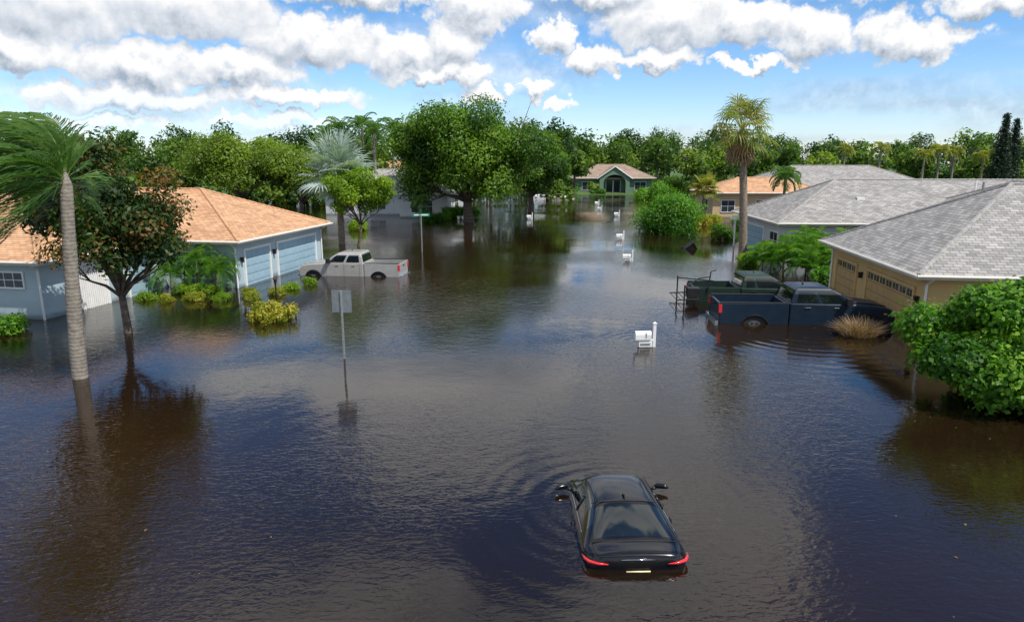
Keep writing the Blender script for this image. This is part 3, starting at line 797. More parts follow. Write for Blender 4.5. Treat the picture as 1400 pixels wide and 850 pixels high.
# ------------------------------------------------------------------ street furniture
def mailbox(loc, rz=0, s=1.0):
    e = empty("mailbox", loc, rz); e.scale = (s, s, s)
    mb = MB()
    mb.box(.18, .28, -.05, .05, -.8, .92); mb.box(.165, .295, -.065, .065, .92, .95); mb.tube([(.23, 0, .95), (.23, 0, 1.0)], [.05, .01], 8)
    mb.box(-.42, .18, -.05, .05, .30, .37)
    mb.tube([(.18, 0, .05), (-.18, 0, .30)], .03, 6)
    prof = [(-.13, 0), (.13, 0), (.13, .17)]+[(.13*math.cos(math.pi*i/8), .17+.13*math.sin(math.pi*i/8)) for i in range(1, 8)]+[(-.13, .17)]
    n = len(prof)
    vs = [(-.46, y, .37+z) for y, z in prof]+[(.10, y, .37+z) for y, z in prof]
    fs = [tuple(range(n)), tuple(range(2*n-1, n-1, -1))]+[(i, i+n, (i+1) % n+n, (i+1) % n) for i in range(n)]
    mb.add(vs, fs)
    vs = [(-.475, y*1.06, .365+z*1.04) for y, z in prof]+[(-.46, y*1.06, .365+z*1.04) for y, z in prof]; mb.add(vs, fs)
    mb.box(-.34, .14, -.11, .11, .10, .28)
    mb.build("post_and_box", [M['white']], e)
    mb = MB(); mb.box(-.30, .06, -.115, -.1101, .15, .235); mb.box(-.10, -.08, -.15, -.138, .45, .66); mb.box(-.482, -.478, -.04, .04, .62, .65)
    mb.build("flag_and_slot", [M['signback']], e)
    return e
mailbox((4.85, 23.6, -.08), R(4), 1.0)
for (x, y) in ((7.75, 44.8), (9.2, 57.5), (12.6, 82), (2.1, 78), (12.9, 104)):
    mailbox((x, y, -.12), R(random.uniform(-15, 15)), .9)
for (x, y) in ((11.8, 92),): mailbox((x, y, -.1), R(random.uniform(-15, 15)), .8)

e = empty("road_sign", (-5.64, 22.1, 0), R(-6))
mb = MB()
mb.box(-.03, .03, -.02, .02, -.9, 2.32, 0)
for z in np.arange(.1, 1.5, .1): mb.tube([(0, -.024, z), (0, -.021, z)], .008, 6, 2)
mb.box(-.335, .335, .022, .028, 1.58, 2.34, 1)
for z in (1.75, 2.15): mb.tube([(0, -.035, z), (0, -.02, z)], .015, 6, 0)
mb.build("post_and_panel", [M['galv'], M['signback'], M['dark']], e, bevel=.004)
e = empty("street_name_sign", (-6.55, 49.5, 0), R(8))
mb = MB(); mb.tube([(0, 0, -.8), (0, 0, 2.75)], .035, 8, 0); mb.box(-.62, .62, -.012, .012, 2.58, 2.80, 1); mb.box(-.012, .012, -.6, .6, 2.83, 3.03, 1)
mb.box(-.5, .5, -.016, -.0125, 2.65, 2.73, 2); mb.box(-.5, .5, .0125, .016, 2.65, 2.73, 2)
mb.build("post_and_blades", [M['galv'], M['signgreen'], M['white'], M['signback']], e)
e = empty("garden_lamp", (-11.4, 32.4, 0))
mb = MB(); mb.tube([(0, 0, -.6), (0, 0, .75)], .04, 8); mb.tube([(0, 0, .75), (0, 0, .95)], [.07, .08], 8); mb.tube([(0, 0, .95), (0, 0, 1.08)], [.13, .02], 8)
mb.build("post", [M['plastic']], e)
def upole(x, y, h):
    e = empty("utility_pole", (x, y, 0)); mb = MB(); mb.tube([(0, 0, -.5), (0, 0, h)], [.16, .11], 8); mb.box(-1.2, 1.2, -.06, .06, h-.9, h-.75)
    for q in (-1.1, -.4, .4, 1.1): mb.tube([(q, 0, h-.75), (q, 0, h-.55)], .05, 6)
    mb.build("pole", [M['bark']], e)
upole(78, 124, 9.3); upole(93, 160, 11.5); upole(52, 170, 11)
e = empty("overhead_power_line", (0, 0, 0)); mb = MB()
for dz in (8.75, 8.4):
    pts = [Vector((78, 124, dz)).lerp(Vector((120, 118, dz)), i/10)+Vector((0, 0, -4*.6*(i/10)*(1-i/10))) for i in range(11)]; mb.tube(pts, .025, 4)
mb.build("wires", [M['plastic']], e)

# ------------------------------------------------------------------ vegetation
palm("palm_tree", (-13.25, 20.0, 0), 5.85, 38, 3.0, .95, 11, 'leaf_palm', wind=(-1.2, .0, .26), tr=.19, lean=(.40, 0), nl=46, lw=.023, sag=.9, elr=(-55, 84), ldroop=.42, azr=(math.pi, 1.85))
tree("magnolia_tree", (-14.8, 25.6, 0), (-15.0, 25.8, 4.9), (3.0, 2.4, 2.9), 62, .85, 25000, .20, 'leaf_magnolia', .15, 21, fork=1.5, nbr=26, base_t=.42, spread=.42, shell=.2, zmin=-.85)
for i, (x, y, h) in enumerate(((-16.1, 34.6, 1.35), (-15.0, 34.3, .9), (-17.2, 34.0, .8))):
    palm("pygmy_palm", (x, y, 0), h, 22, 1.55, .42, 30+i, 'leaf_areca', tr=.08, nl=26, lw=.018, sag=1.7, elr=(-10, 80))
fanpalm("silver_fan_palm", (-13.6, 54.5, 0), 5.3, 34, 1.8, 1.9, 41, 'leaf_silver', tr=.24, elr=(-40, 85), nseg=26, lw=.07, droop=.2)
tree("young_shade_tree", (-12.0, 53.0, 0), (-11.6, 53.0, 4.2), (3.1, 2.3, 2.2), 30, .85, 14000, .22, 'leaf_bright', .11, 51, fork=1.7, nbr=12, base_t=.42, zmin=-.8)
tree("oak_tree", (-4.6, 74, 0), (-4.6, 75, 7.1), (9.3, 7, 5.7), 84, 2.1, 74000, .35, 'leaf_oak', .55, 61, fork=2.3, nbr=20, base_t=.5, spread=.42, zmin=-.75)
tree("oak_tree", (2.5, 88, 0), (2.4, 89, 6.2), (5.2, 5, 4.9), 34, 1.7, 24000, .40, 'leaf_oak', .4, 62, fork=2.0, base_t=.45, spread=.35, zmin=-.9)
tree("oak_tree", (-12.0, 84, 0), (-11.8, 84, 8.0), (3.0, 3.4, 2.8), 16, 1.5, 9000, .40, 'leaf_oak', .3, 63, fork=3.0, base_t=.6)
tree("broad_shade_tree", (-36, 92, 0), (-36, 92, 5.7), (9.4, 6, 4.6), 46, 2.1, 32000, .40, 'leaf_olive', .4, 64, fork=1.8, base_t=.6)
tree("broad_shade_tree", (-27.5, 90, 0), (-27.5, 90, 5.0), (4.6, 4, 3.4), 22, 1.7, 12000, .40, 'leaf_olive', .3, 65, fork=1.2, base_t=.5)
for i, (x, y, h) in enumerate(((-25.5, 104, 10.8), (-22.5, 106, 11.4), (-20.2, 103, 10.4), (-28.5, 108, 9.8), (-18.3, 108, 11.0))):
    palm("royal_palm", (x, y, 0), h, 15, 3.2, 1.0, 70+i, 'leaf_palm', wind=(-.25, 0, 0), tr=.22, nl=20, lw=.07, sag=1.3, elr=(-20, 75))
shrub("rounded_ficus_shrub", (14.6, 63.5, 0), (3.4, 2.8, 3.5), 26000, .21, 'leaf_bush', 81, m=44, cr=.38, base_t=.32, spread=.32)
shrub("hedge", (24.5, 118, 0), (3.6, 2.5, 2.9), 6000, .34, 'leaf_bush', 82, m=16, base_t=.35)
shrub("hedge", (29.5, 128, 0), (4, 2.5, 3.5), 6000, .36, 'leaf_oak', 83, m=16)
shrub("hedge", (11.5, 136.5, 0), (2.6, 1.2, 1.5), 2500, .3, 'leaf_bush', 84, m=10)
shrub("hedge", (17, 137.5, 0), (2.3, .8, .9), 2000, .3, 'leaf_bush', 85, m=10)
shrub("hedge", (26.5, 137.5, 0), (3.0, .8, 1.0), 2000, .3, 'leaf_oak', 86, m=10)
fanpalm("fan_palm", (21.2, 76, 0), 3.4, 22, .9, 1.3, 91, 'leaf_wash', tr=.16, elr=(-30, 80), lw=.08)
palm("small_palm", (29.5, 75, 0), 4.6, 18, 2.2, .8, 92, 'leaf_palm', tr=.15, nl=20, lw=.06, sag=1.5)
palm("small_palm", (-9.6, 72, 0), 2.2, 14, 1.5, .55, 93, 'leaf_palm', tr=.12, nl=18, lw=.05, sag=1.5)
fanpalm("tall_fan_palm", (16.05, 47.2, 0), 8.5, 32, 1.4, 1.5, 101, 'leaf_wash', wind=(.40, 0, .05), tr=.25, dead=16, lean=(-.65, 0), elr=(-45, 85), nseg=18, lw=.045, droop=.8)
k = 0
for (x, y, h, L) in ((16.3, 40.6, .35, 2.1), (17.4, 40.0, .6, 2.6), (18.6, 39.4, .6, 2.4), (19.7, 39.9, .6, 2.7), (17.0, 38.6, .3, 1.9), (18.9, 37.8, .3, 2.2), (15.4, 41.6, .3, 1.7), (19.9, 38.0, .4, 2.5), (18.0, 41.0, .6, 2.7)):
    k += 1; palm("areca_palm", (x, y, 0), h, 22, L, .5, 110+k, 'leaf_areca', tr=.06, nl=26, lw=.030, sag=1.3, elr=(20, 85))
shrub("garden_shrub", (15.2, 43.6, 0), (.9, .8, .8), 2200, .14, 'leaf_bright', 131)
shrub("garden_shrub", (17.0, 36.9, 0), (.8, .7, .8), 2200, .14, 'leaf_bush', 132)
shrub("garden_shrub", (20.0, 71, 0), (2.2, 1.2, 1.1), 3500, .2, 'leaf_yellow', 133)
shrub("garden_shrub", (22.5, 66, 0), (2.0, 1.2, 1.3), 3500, .2, 'leaf_bush', 134)
shrub("garden_shrub", (17.8, 58, 0), (1.3, 1.0, 1.2), 3000, .18, 'leaf_oak', 135)
tree("sea_grape_shrub", (14.5, 18.3, 0), (14.5, 18.0, 1.45), (3.8, 3.2, 1.95), 92, .66, 68000, .145, 'leaf_bush', .14, 141, fork=.35, nbr=26, aspect=.75, base_t=.48, spread=.36, zmin=-.6, flat=.8, shell=.35)
for i, (x, y, r_) in enumerate(((-15.2, 32.0, .50), (-13.8, 32.0, .46), (-12.5, 32.2, .46), (-17.6, 32.1, .50), (-11.7, 33.4, .46), (-11.5, 34.8, .48), (-16.4, 31.6, .40), (-10.9, 36.2, .42), (-13.1, 33.3, .42))):
    shrub("clipped_mound_shrub", (x, y, -.05), (r_, r_*.8, .40), 2000, .08, 'leaf_yellow' if i % 2 == 0 else 'leaf_bright', 150+i, m=16, cr=.5, base_t=.35)
shrub("variegated_ground_cover", (-15.9, 33.9, -.05), (1.6, .7, .5), 4500, .12, 'leaf_bright', 161, m=26, cr=.4, base_t=.4)
shrub("flowering_bush", (-10.2, 28.0, -.05), (1.3, .9, .85), 3000, .12, 'leaf_yellow', 162, m=26, cr=.28, base_t=.5, spread=.7)
shrub("garden_shrub", (-19.6, 25.6, 0), (1.0, .8, .7), 3200, .13, 'leaf_bush', 163)
shrub("garden_shrub", (-22.0, 25.8, 0), (1.1, .8, .8), 3200, .13, 'leaf_bush', 164)
shrub("garden_shrub", (-9.0, 76, 0), (2.4, 1.3, 1.0), 3500, .2, 'leaf_bush', 165)
shrub("garden_shrub", (-6.0, 80, 0), (3.4, 1.3, 1.3), 3500, .24, 'leaf_bush', 166)
shrub("garden_shrub", (-15.0, 66, 0), (1.6, 1.0, .9), 3000, .2, 'leaf_bright', 167)

def grass(name, loc, rad, n, h, lm, seed):
    rng = np.random.default_rng(seed); e = empty(name, loc); st = Strips()
    for i in range(n):
        a = rng.uniform(0, 6.28); r_ = rad*math.sqrt(rng.random())*.6; p = Vector((math.cos(a)*r_, math.sin(a)*r_*.7, -.1))
        d = Vector((math.cos(a)*.7*r_/rad*1.6+rng.normal(0, .25), math.sin(a)*.7*r_/rad+rng.normal(0, .25), 1)).normalized(); L = h*rng.uniform(.6, 1.2)
        d2 = (d+Vector((d.x*.8, d.y*.8, -.5))).normalized(); sd = Vector((-math.sin(a*3), math.cos(a*3), 0))
        st.strip([p, p+d*L*.6, p+d*L*.6+d2*L*.5], sd, [.012, .010, .002], rng.uniform(0, 1))
    st.build("blades", M[lm], e)
grass("dry_ornamental_grass", (13.2, 25.2, 0), .95, 900, .75, 'leaf_drygrass', 5)

def norfolk(loc, h, r0, seed):
    rng = np.random.default_rng(seed); e = empty("norfolk_pine", loc)
    mb = MB(); mb.tube([(0, 0, -.4), (0, 0, h*.6), (0, 0, h)], [.22, .14, .02], 7)
    P = []; N = []; S = []; T = []
    z = h*.12
    while z < h*.98:
        rr = r0*(1-(z/h)**1.3)+.12
        k = 7
        a0 = rng.uniform(0, 6.28)
        for j in range(k):
            a = a0+j*2*math.pi/k+rng.normal(0, .1)
            tip = Vector((math.cos(a)*rr, math.sin(a)*rr, z+.08*rr)); mb.tube([(0, 0, z), tip], [.03, .01], 4)
            m_ = int(26*rr)+8
            for q in range(m_):
                s = rng.uniform(.1, 1.05); P.append([tip.x*s+rng.normal(0, .16), tip.y*s+rng.normal(0, .16), z+.08*rr*s+rng.normal(0, .16)]); N.append(rng.normal(size=3)+np.array([0, 0, 1.0])); S.append(.34*rng.uniform(.7, 1.2)); T.append(rng.uniform(.1, .9))
        z += .36+.012*h*(1-z/h)
    mb.build("trunk", [M['bark']], e); leaf_obj("needles", np.array(P), np.array(N), np.array(S), np.array(T), M['leaf_pine'], e, .45, seed)
norfolk((70.6, 101, 0), 13.2, 2.2, 1); norfolk((73.6, 103, 0), 12.6, 2.0, 2); norfolk((79.5, 100, 0), 11.3, 1.9, 3)

def treeline(name, specs, seed, dens=1.0, ls=.72):
    rng = np.random.default_rng(seed); P = []; N = []; T = []; mb = MB()
    e = empty(name, (0, 0, 0))
    for (x, y, h, w, bt) in specs:
        m_ = int(10+w*1.3); cl = make_clumps((x, y, h*.56), (w*.5, w*.45, h*.42), m_, w*.15+.4, rng, -.8)
        for q in range(4): cl.append((np.array([x+rng.uniform(-w*.5, w*.5), y+rng.uniform(-2, 0), rng.uniform(.8, 2.2)]), rng.uniform(1.2, 2.0)))
        n = int(dens*(750+w*100)); p, nn, t = clump_leaves(cl, n, rng, .8, bt, .34, .5); P.append(p); N.append(nn); T.append(t)
        mb.tube([(x, y, -.4), (x+rng.normal(0, .3), y, h*.5)], [.3, .15], 6)
    P = np.concatenate(P); N = np.concatenate(N); T = np.concatenate(T); P[:, 2] = np.abs(P[:, 2])
    leaf_obj("foliage", P, N, ls*rng.uniform(.6, 1.35, len(P)), T, M['leaf_line'], e, .6, seed)
    mb.build("trunks", [M['bark']], e)
rg = random.Random(17)
L = []
for i in range(16): L.append((-92+i*5.0+rg.uniform(-2, 2), rg.uniform(102, 122), rg.uniform(8.6, 11.4), rg.uniform(6, 10), rg.uniform(.3, .85)))
for i in range(9): L.append((-52+i*4.0+rg.uniform(-2, 2), rg.uniform(62, 74) if i < 4 else rg.uniform(104, 118), rg.uniform(6.0, 8.2) if i < 4 else rg.uniform(8.5, 11), rg.uniform(6, 9), rg.uniform(.35, .85)))
for i in range(30): L.append((-150+i*6.6+rg.uniform(-2, 2), rg.uniform(150, 185), rg.uniform(11.5, 16), rg.uniform(8, 13), rg.uniform(.1, .5)))
treeline("distant_trees", L, 201)
L = []
for x, y, h, w, b in ((2.5, 132, 17.5, 10, .15), (9, 138, 16.5, 9, .12), (-4, 128, 16, 10, .25), (6, 118, 9, 8, .65), (11.5, 128, 10, 7, .5), (14, 160, 15.5, 10, .2), (32, 122, 9.0, 8, .7), (37, 128, 10.5, 9, .6), (31, 148, 13, 9, .35), (42, 135, 10.5, 9, .6)):
    L.append((x, y, h, w, b))
for i in range(26): L.append((10+i*7.6+rg.uniform(-2, 2), rg.uniform(156, 190), rg.uniform(11.5, 15.4)*(1 if i < 14 else .82), rg.uniform(8, 13), rg.uniform(.1, .55)))
for i in range(13): L.append((40+i*7+rg.uniform(-2, 2), rg.uniform(112, 130), rg.uniform(8.0, 11.4)*(1 if i < 5 else .8), rg.uniform(6, 10), rg.uniform(.3, .85)))
for i in range(30): L.append((-60+i*10+rg.uniform(-2, 2), rg.uniform(205, 240), rg.uniform(13, 18), rg.uniform(9, 15), rg.uniform(.05, .35)))
treeline("distant_trees", L, 202)
for i, (x, y, h) in enumerate(((66, 112, 7.2), (69, 113, 8.0), (72, 114, 7.6), (61, 116, 8.3), (75.5, 112, 7.0), (57, 120, 8.2))):
    palm("distant_palm", (x, y, 0), h, 14, 2.2, .7, 170+i, 'leaf_wash', wind=(.3, 0, 0), tr=.18, nl=14, lw=.09, sag=1.6)

rng = np.random.default_rng(77); n = 170
P = np.column_stack([rng.uniform(-18, 18, n), rng.uniform(8, 45, n), np.full(n, .006)])
leaf_obj("floating_leaf_litter", P, np.tile([0, 0, 1.], (n, 1))+rng.normal(0, .03, (n, 3)), rng.uniform(.03, .09, n), rng.uniform(0, 1, n), M['leaf_dead'], None, .6, 3)

# ------------------------------------------------------------------ ground and water
def ground_h(x, y):
    h = -.65
    def ss(a, b, t):
        t = max(0, min(1, (t-a)/(b-a))); return t*t*(3-2*t)
    h += .95*ss(128, 139, y)
    h += .9*ss(40, 62, abs(x-2))*ss(50, 80, y)
    return h
nx, ny = 130, 130
xs = np.linspace(-700, 700, nx); xs = np.sign(xs)*(np.abs(xs)/700)**1.7*700
ys = np.linspace(0, 1, ny)**1.6*1200-60
vs = [(float(x), float(y), ground_h(x, y)) for y in ys for x in xs]
fs = [(j*nx+i, j*nx+i+1, (j+1)*nx+i+1, (j+1)*nx+i) for j in range(ny-1) for i in range(nx-1)]
me = bpy.data.meshes.new("ground"); me.from_pydata(vs, [], fs)
me.materials.append(mat("grass_ground", (.06, .11, .02), .95, var=.4, vscale=.3, bump=.5, bscale=8))
link(bpy.data.objects.new("ground", me))

m, nt, b = newmat("flood_water")
b.inputs["Roughness"].default_value = 0.012
b.inputs["IOR"].default_value = 1.52
tc = nt.nodes.new("ShaderNodeTexCoord")
def noise(scale, sx, sy, detail=3, rough=.5, dist=0, rot=18):
    mp = nt.nodes.new("ShaderNodeMapping"); mp.inputs["Scale"].default_value = (sx, sy, 1); mp.inputs["Rotation"].default_value = (0, 0, R(rot))
    n = nt.nodes.new("ShaderNodeTexNoise"); n.inputs["Scale"].default_value = scale; n.inputs["Detail"].default_value = detail; n.inputs["Roughness"].default_value = rough
    n.inputs["Distortion"].default_value = dist
    nt.links.new(tc.outputs["Object"], mp.inputs[0]); nt.links.new(mp.outputs[0], n.inputs["Vector"]); return n.outputs["Fac"]
def mth(op, a, b_=None, c=None):
    n = nt.nodes.new("ShaderNodeMath"); n.operation = op
    for i, q in enumerate((a, b_, c)):
        if q is None: continue
        if isinstance(q, (int, float)): n.inputs[i].default_value = q
        else: nt.links.new(q, n.inputs[i])
    return n.outputs[0]
big = noise(.5, 1, .8, 2)
mid = noise(1.7, 1, 1.6, 2, .45, .6)
fine = noise(5.5, 1, 2.0, 2, .5, .6, -12)
patch = noise(.085, 1, 1, 2)
pr = nt.nodes.new("ShaderNodeMapRange"); pr.inputs[1].default_value = .42; pr.inputs[2].default_value = .60; pr.inputs[3].default_value = .18; pr.inputs[4].default_value = 1.25
nt.links.new(patch, pr.inputs[0])
h = mth('MULTIPLY', big, .009)
h = mth('MULTIPLY_ADD', mth('MULTIPLY', mid, pr.outputs[0]), .010, h)
h = mth('MULTIPLY_ADD', mth('MULTIPLY', fine, pr.outputs[0]), .0085, h)
for (cx, cy, rad, amp, ws) in ((11.5, 25.9, 6.5, .0034, 1.1), (2.0, 12.2, 4.2, .0016, 1.4), (5.0, 24.0, 2.5, .0012, 1.6), (-7.5, 38.0, 5.0, .0016, .9), (-3.0, 15.0, 5.0, .0010, .9)):
    vm = nt.nodes.new("ShaderNodeVectorMath"); vm.operation = 'DISTANCE'; vm.inputs[1].default_value = (cx, cy, 0)
    nt.links.new(tc.outputs["Object"], vm.inputs[0])
    d = vm.outputs["Value"]
    s = mth('SINE', mth('MULTIPLY', mth('ADD', d, mth('MULTIPLY', big, .5)), 2*math.pi*ws*1.6))
    fo = nt.nodes.new("ShaderNodeMapRange"); fo.inputs[1].default_value = rad*.3; fo.inputs[2].default_value = rad; fo.inputs[3].default_value = 1; fo.inputs[4].default_value = 0
    nt.links.new(d, fo.inputs[0])
    h = mth('MULTIPLY_ADD', mth('MULTIPLY', s, fo.outputs[0]), amp, h)
bp = nt.nodes.new("ShaderNodeBump"); bp.inputs["Strength"].default_value = 1.0; bp.inputs["Distance"].default_value = 1.0
nt.links.new(h, bp.inputs["Height"]); nt.links.new(bp.outputs["Normal"], b.inputs["Normal"])
cr = nt.nodes.new("ShaderNodeValToRGB")
cr.color_ramp.elements[0].position = .35; cr.color_ramp.elements[0].color = (.004, .003, .0025, 1)
cr.color_ramp.elements[1].position = .75; cr.color_ramp.elements[1].color = (.028, .014, .005, 1)
nt.links.new(noise(.07, 1, 1, 4), cr.inputs["Fac"]); nt.links.new(cr.outputs["Color"], b.inputs["Base Color"])
mb = MB(); mb.quadface([(-600, -60, 0), (600, -60, 0), (600, 400, 0), (-600, 400, 0)])
mb.build("flood_water", [m], None, recalc=False)

# ------------------------------------------------------------------ world
SUN_EL, SUN_AZ = 56, 128
w = bpy.data.worlds.new("World"); scene.world = w; w.use_nodes = True
w.cycles.sampling_method = 'NONE'
nt = w.node_tree; bg = nt.nodes["Background"]; bg.inputs["Strength"].default_value = .15
sky = nt.nodes.new("ShaderNodeTexSky"); sky.sky_type = 'NISHITA'; sky.sun_disc = False
sky.sun_elevation = R(SUN_EL); sky.sun_rotation = R(SUN_AZ); sky.air_density = 1.0; sky.dust_density = .3; sky.ozone_density = 1.5
g = bpy.data.node_groups.new("cumulus", 'ShaderNodeTree')
g.interface.new_socket("P", in_out='INPUT', socket_type='NodeSocketVector')
g.interface.new_socket("Dir", in_out='INPUT', socket_type='NodeSocketVector')
g.interface.new_socket("D", in_out='OUTPUT', socket_type='NodeSocketFloat')
gi = g.nodes.new("NodeGroupInput"); go = g.nodes.new("NodeGroupOutput")
def gm(op, a, b_=None, c=None, tree_=None, clamp=False):
    T_ = tree_ or g
    n = T_.nodes.new("ShaderNodeMath"); n.operation = op; n.use_clamp = clamp
    for i, q in enumerate((a, b_, c)):
        if q is None: continue
        if isinstance(q, (int, float)): n.inputs[i].default_value = q
        else: T_.links.new(q, n.inputs[i])
    return n.outputs[0]
def gv(op, a, b_, T_=None):
    T_ = T_ or g
    n = T_.nodes.new("ShaderNodeVectorMath"); n.operation = op
    for i, q in enumerate((a, b_)):
        if q is None: continue
        if isinstance(q, (tuple, list)): n.inputs[i].default_value = q
        elif isinstance(q, (int, float)): n.inputs['Scale'].default_value = q
        else: T_.links.new(q, n.inputs[i])
    return n
nz = g.nodes.new("ShaderNodeTexNoise"); nz.noise_dimensions = '2D'; nz.inputs["Scale"].default_value = .42; nz.inputs["Detail"].default_value = 6; nz.inputs["Roughness"].default_value = .6
g.links.new(gi.outputs["P"], nz.inputs["Vector"])
off = gv('SUBTRACT', nz.outputs["Color"], (.5, .5, .5)); offs = gv('MULTIPLY', off.outputs[0], (5.0, 3.6, 0))
pd = gv('ADD', gi.outputs["P"], offs.outputs[0])
blobs = [(-33, 10.4, 6.0, 3.0), (-24.2, 10.8, 6.6, 2.4), (-15.5, 8.8, 5.4, 1.9), (-35, 6.9, 5, 1.3), (-27.5, 6.6, 4.6, 1.5), (-21, 6.6, 4.3, 1.2), (-28, 4.3, 7, .9), (-17.5, 4.9, 5.5, .8),
 (-31, 2.6, 6, .5), (-19, 3.1, 5, .55), (-8.3, 8.1, 3.2, 1.9), (-4.6, 8.7, 2.9, 2.0), (-6, 6.6, 4.8, .8), (-2.7, 11.6, 3.6, 1.7), (3.3, 9.5, 2.0, 1.3), (6.4, 7.6, 2.5, 1.1), (12.6, 10.4, 5.6, 2.2),
 (17.5, 10.0, 3.6, 1.7), (11, 7.6, 4.3, .7), (7, 12.6, 5, 1.1), (22.3, 9.0, 2.8, 1.7), (27.6, 8.4, 2.6, 1.7), (29.8, 7.8, 2.7, 1.3), (28.5, 12.3, 5.2, 1.5), (33, 10.2, 3, 1.0),
 (-2.1, 5.3, 2.0, .7), (1.5, 5.7, 1.4, .7), (4, 4.5, 1.2, .6), (-12, 12.4, 6, 1.2), (19, 7.0, 3, .5)]
dmin = None
for (a, e_, ww, hh) in blobs:
    s1 = gv('SUBTRACT', pd.outputs[0], (a, e_, 0)); s2 = gv('MULTIPLY', s1.outputs[0], (1/ww, 1/hh, 0)); ln = gv('LENGTH', s2.outputs[0], None)
    dmin = ln.outputs["Value"] if dmin is None else gm('MINIMUM', dmin, ln.outputs["Value"])
d1 = gm('SUBTRACT', 1.16, dmin)
nd = g.nodes.new("ShaderNodeTexNoise"); nd.inputs["Scale"].default_value = 2.2; nd.inputs["Detail"].default_value = 5; nd.inputs["Roughness"].default_value = .5
g.links.new(gi.outputs["Dir"], nd.inputs["Vector"])
sp = g.nodes.new("ShaderNodeSeparateXYZ"); g.links.new(gi.outputs["P"], sp.inputs[0])
mr = g.nodes.new("ShaderNodeMapRange"); mr.inputs[1].default_value = 12.5; mr.inputs[2].default_value = 16
g.links.new(sp.outputs["Y"], mr.inputs[0])
mr2 = g.nodes.new("ShaderNodeMapRange"); mr2.inputs[1].default_value = 37; mr2.inputs[2].default_value = 42
g.links.new(gm('ABSOLUTE', sp.outputs["X"]), mr2.inputs[0])
msk = gm('MAXIMUM', mr.outputs[0], mr2.outputs[0])
d2 = gm('MULTIPLY', gm('SUBTRACT', nd.outputs["Fac"], .47), 6.5)
d2 = gm('SUBTRACT', d2, gm('MULTIPLY', gm('SUBTRACT', 1.0, msk), 4.0))
dd = gm('MAXIMUM', d1, d2)
g.links.new(dd, go.inputs["D"])

tc = nt.nodes.new("ShaderNodeTexCoord"); sx = nt.nodes.new("ShaderNodeSeparateXYZ"); nt.links.new(tc.outputs["Generated"], sx.inputs[0])
az = gm('MULTIPLY', gm('ARCTAN2', sx.outputs["X"], sx.outputs["Y"], tree_=nt), 57.2958, tree_=nt)
el = gm('MULTIPLY', gm('ARCSINE', sx.outputs["Z"], tree_=nt), 57.2958, tree_=nt)
cb = nt.nodes.new("ShaderNodeCombineXYZ"); nt.links.new(az, cb.inputs[0]); nt.links.new(el, cb.inputs[1])
dirs = gv('MULTIPLY', tc.outputs["Generated"], (1, 1, 2.0), nt)
A = nt.nodes.new("ShaderNodeGroup"); A.node_tree = g; nt.links.new(cb.outputs[0], A.inputs["P"]); nt.links.new(dirs.outputs[0], A.inputs["Dir"])
p2 = gv('ADD', cb.outputs[0], (.25, .85, 0), nt); dir2 = gv('ADD', dirs.outputs[0], (.01, 0, .06), nt)
B = nt.nodes.new("ShaderNodeGroup"); B.node_tree = g; nt.links.new(p2.outputs[0], B.inputs["P"]); nt.links.new(dir2.outputs[0], B.inputs["Dir"])
al = nt.nodes.new("ShaderNodeMapRange"); al.interpolation_type = 'SMOOTHSTEP'; al.inputs[1].default_value = -0.05; al.inputs[2].default_value = .30
nt.links.new(A.outputs[0], al.inputs[0])
hz = nt.nodes.new("ShaderNodeMapRange"); hz.inputs[1].default_value = 0.5; hz.inputs[2].default_value = 5; hz.inputs[3].default_value = .35; hz.inputs[4].default_value = .97
nt.links.new(el, hz.inputs[0])
alpha = gm('MULTIPLY', al.outputs[0], hz.outputs[0], tree_=nt)
wn = nt.nodes.new("ShaderNodeTexNoise"); wn.noise_dimensions = '2D'; wn.inputs["Scale"].default_value = 1.0; wn.inputs["Detail"].default_value = 4
wmp = nt.nodes.new("ShaderNodeMapping"); wmp.inputs["Scale"].default_value = (.06, .38, 1); wmp.inputs["Rotation"].default_value = (0, 0, R(6))
nt.links.new(cb.outputs[0], wmp.inputs[0]); nt.links.new(wmp.outputs[0], wn.inputs["Vector"])
wr = nt.nodes.new("ShaderNodeMapRange"); wr.inputs[1].default_value = .42; wr.inputs[2].default_value = .75; wr.inputs[3].default_value = 0; wr.inputs[4].default_value = .5
nt.links.new(wn.outputs["Fac"], wr.inputs[0])
wlo = nt.nodes.new("ShaderNodeMapRange"); wlo.inputs[1].default_value = 14; wlo.inputs[2].default_value = 22; wlo.inputs[3].default_value = 1; wlo.inputs[4].default_value = 0
nt.links.new(el, wlo.inputs[0])
alpha = gm('MAXIMUM', alpha, gm('MULTIPLY', wr.outputs[0], wlo.outputs[0], tree_=nt), tree_=nt)
lt = nt.nodes.new("ShaderNodeMapRange"); lt.inputs[1].default_value = -.75; lt.inputs[2].default_value = .55
nt.links.new(gm('SUBTRACT', A.outputs[0], B.outputs[0], tree_=nt), lt.inputs[0])
cc = nt.nodes.new("ShaderNodeValToRGB")
cc.color_ramp.elements[0].position = 0; cc.color_ramp.elements[0].color = (.36, .42, .50, 1)
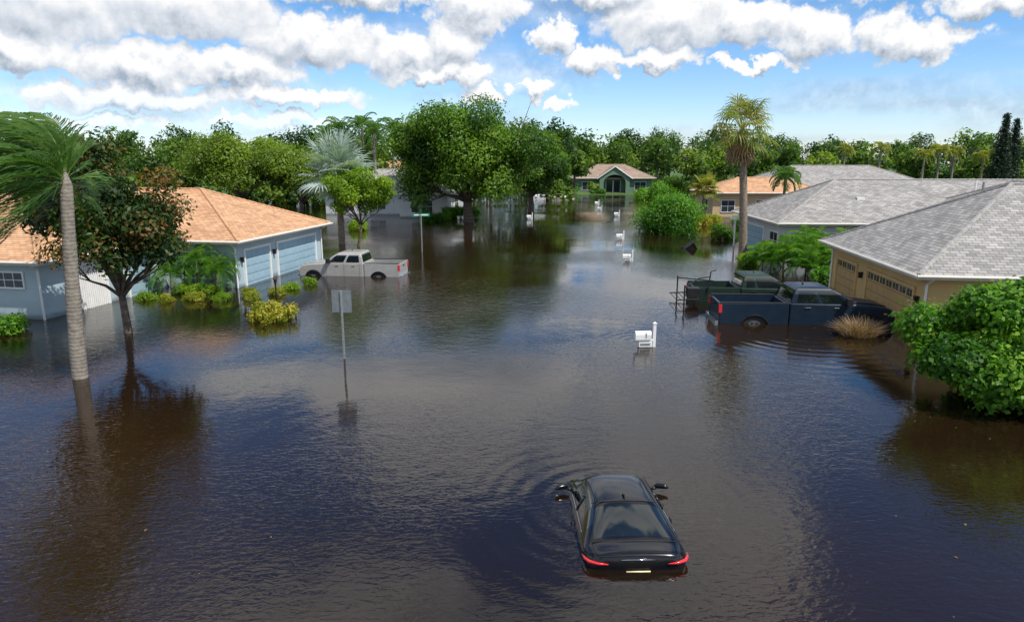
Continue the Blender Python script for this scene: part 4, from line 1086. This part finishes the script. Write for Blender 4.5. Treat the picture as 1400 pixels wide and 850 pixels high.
cc.color_ramp.elements[1].position = .82; cc.color_ramp.elements[1].color = (1.0, .99, .98, 1)
q = cc.color_ramp.elements.new(.45); q.color = (.70, .74, .80, 1)
nt.links.new(lt.outputs[0], cc.inputs["Fac"])
cs = gv('SCALE', cc.outputs["Color"], 6.9, nt)
tr = nt.nodes.new("ShaderNodeValToRGB")
tr.color_ramp.elements[0].position = 0.0; tr.color_ramp.elements[0].color = (.62, .68, .86, 1)
tr.color_ramp.elements[1].position = 1.0; tr.color_ramp.elements[1].color = (.20, .38, .62, 1)
q = tr.color_ramp.elements.new(.30); q.color = (.24, .47, .66, 1)
ern = nt.nodes.new("ShaderNodeMapRange"); ern.inputs[1].default_value = 0; ern.inputs[2].default_value = 46
nt.links.new(el, ern.inputs[0]); nt.links.new(ern.outputs[0], tr.inputs["Fac"])
sm = gv('MULTIPLY', sky.outputs[0], tr.outputs["Color"], nt); sm2 = gv('SCALE', sm.outputs[0], 1.5, nt)
mx = nt.nodes.new("ShaderNodeMix"); mx.data_type = 'RGBA'
nt.links.new(alpha, mx.inputs["Factor"]); nt.links.new(sm2.outputs[0], mx.inputs[6]); nt.links.new(cs.outputs[0], mx.inputs[7])
nt.links.new(mx.outputs[2], bg.inputs["Color"])

sun = bpy.data.lights.new("sun", 'SUN'); sun.energy = 5.0; sun.angle = R(.5); sun.color = (1, .95, .87)
so = link(bpy.data.objects.new("sun", sun))
sv = Vector((math.sin(R(SUN_AZ))*math.cos(R(SUN_EL)), math.cos(R(SUN_AZ))*math.cos(R(SUN_EL)), math.sin(R(SUN_EL))))
so.rotation_euler = sv.to_track_quat('Z', 'Y').to_euler(); so.location = sv*60

# ------------------------------------------------------------------ camera
cam = bpy.data.cameras.new("camera"); cam.lens = 24; cam.sensor_width = 36; cam.clip_end = 3000
co = link(bpy.data.objects.new("camera", cam)); co.location = (0, 0, 6.5); co.rotation_euler = (R(90-12.4), 0, 0)
scene.camera = co
scene.view_settings.view_transform = 'Standard'; scene.view_settings.look = 'None'; scene.view_settings.exposure = 0
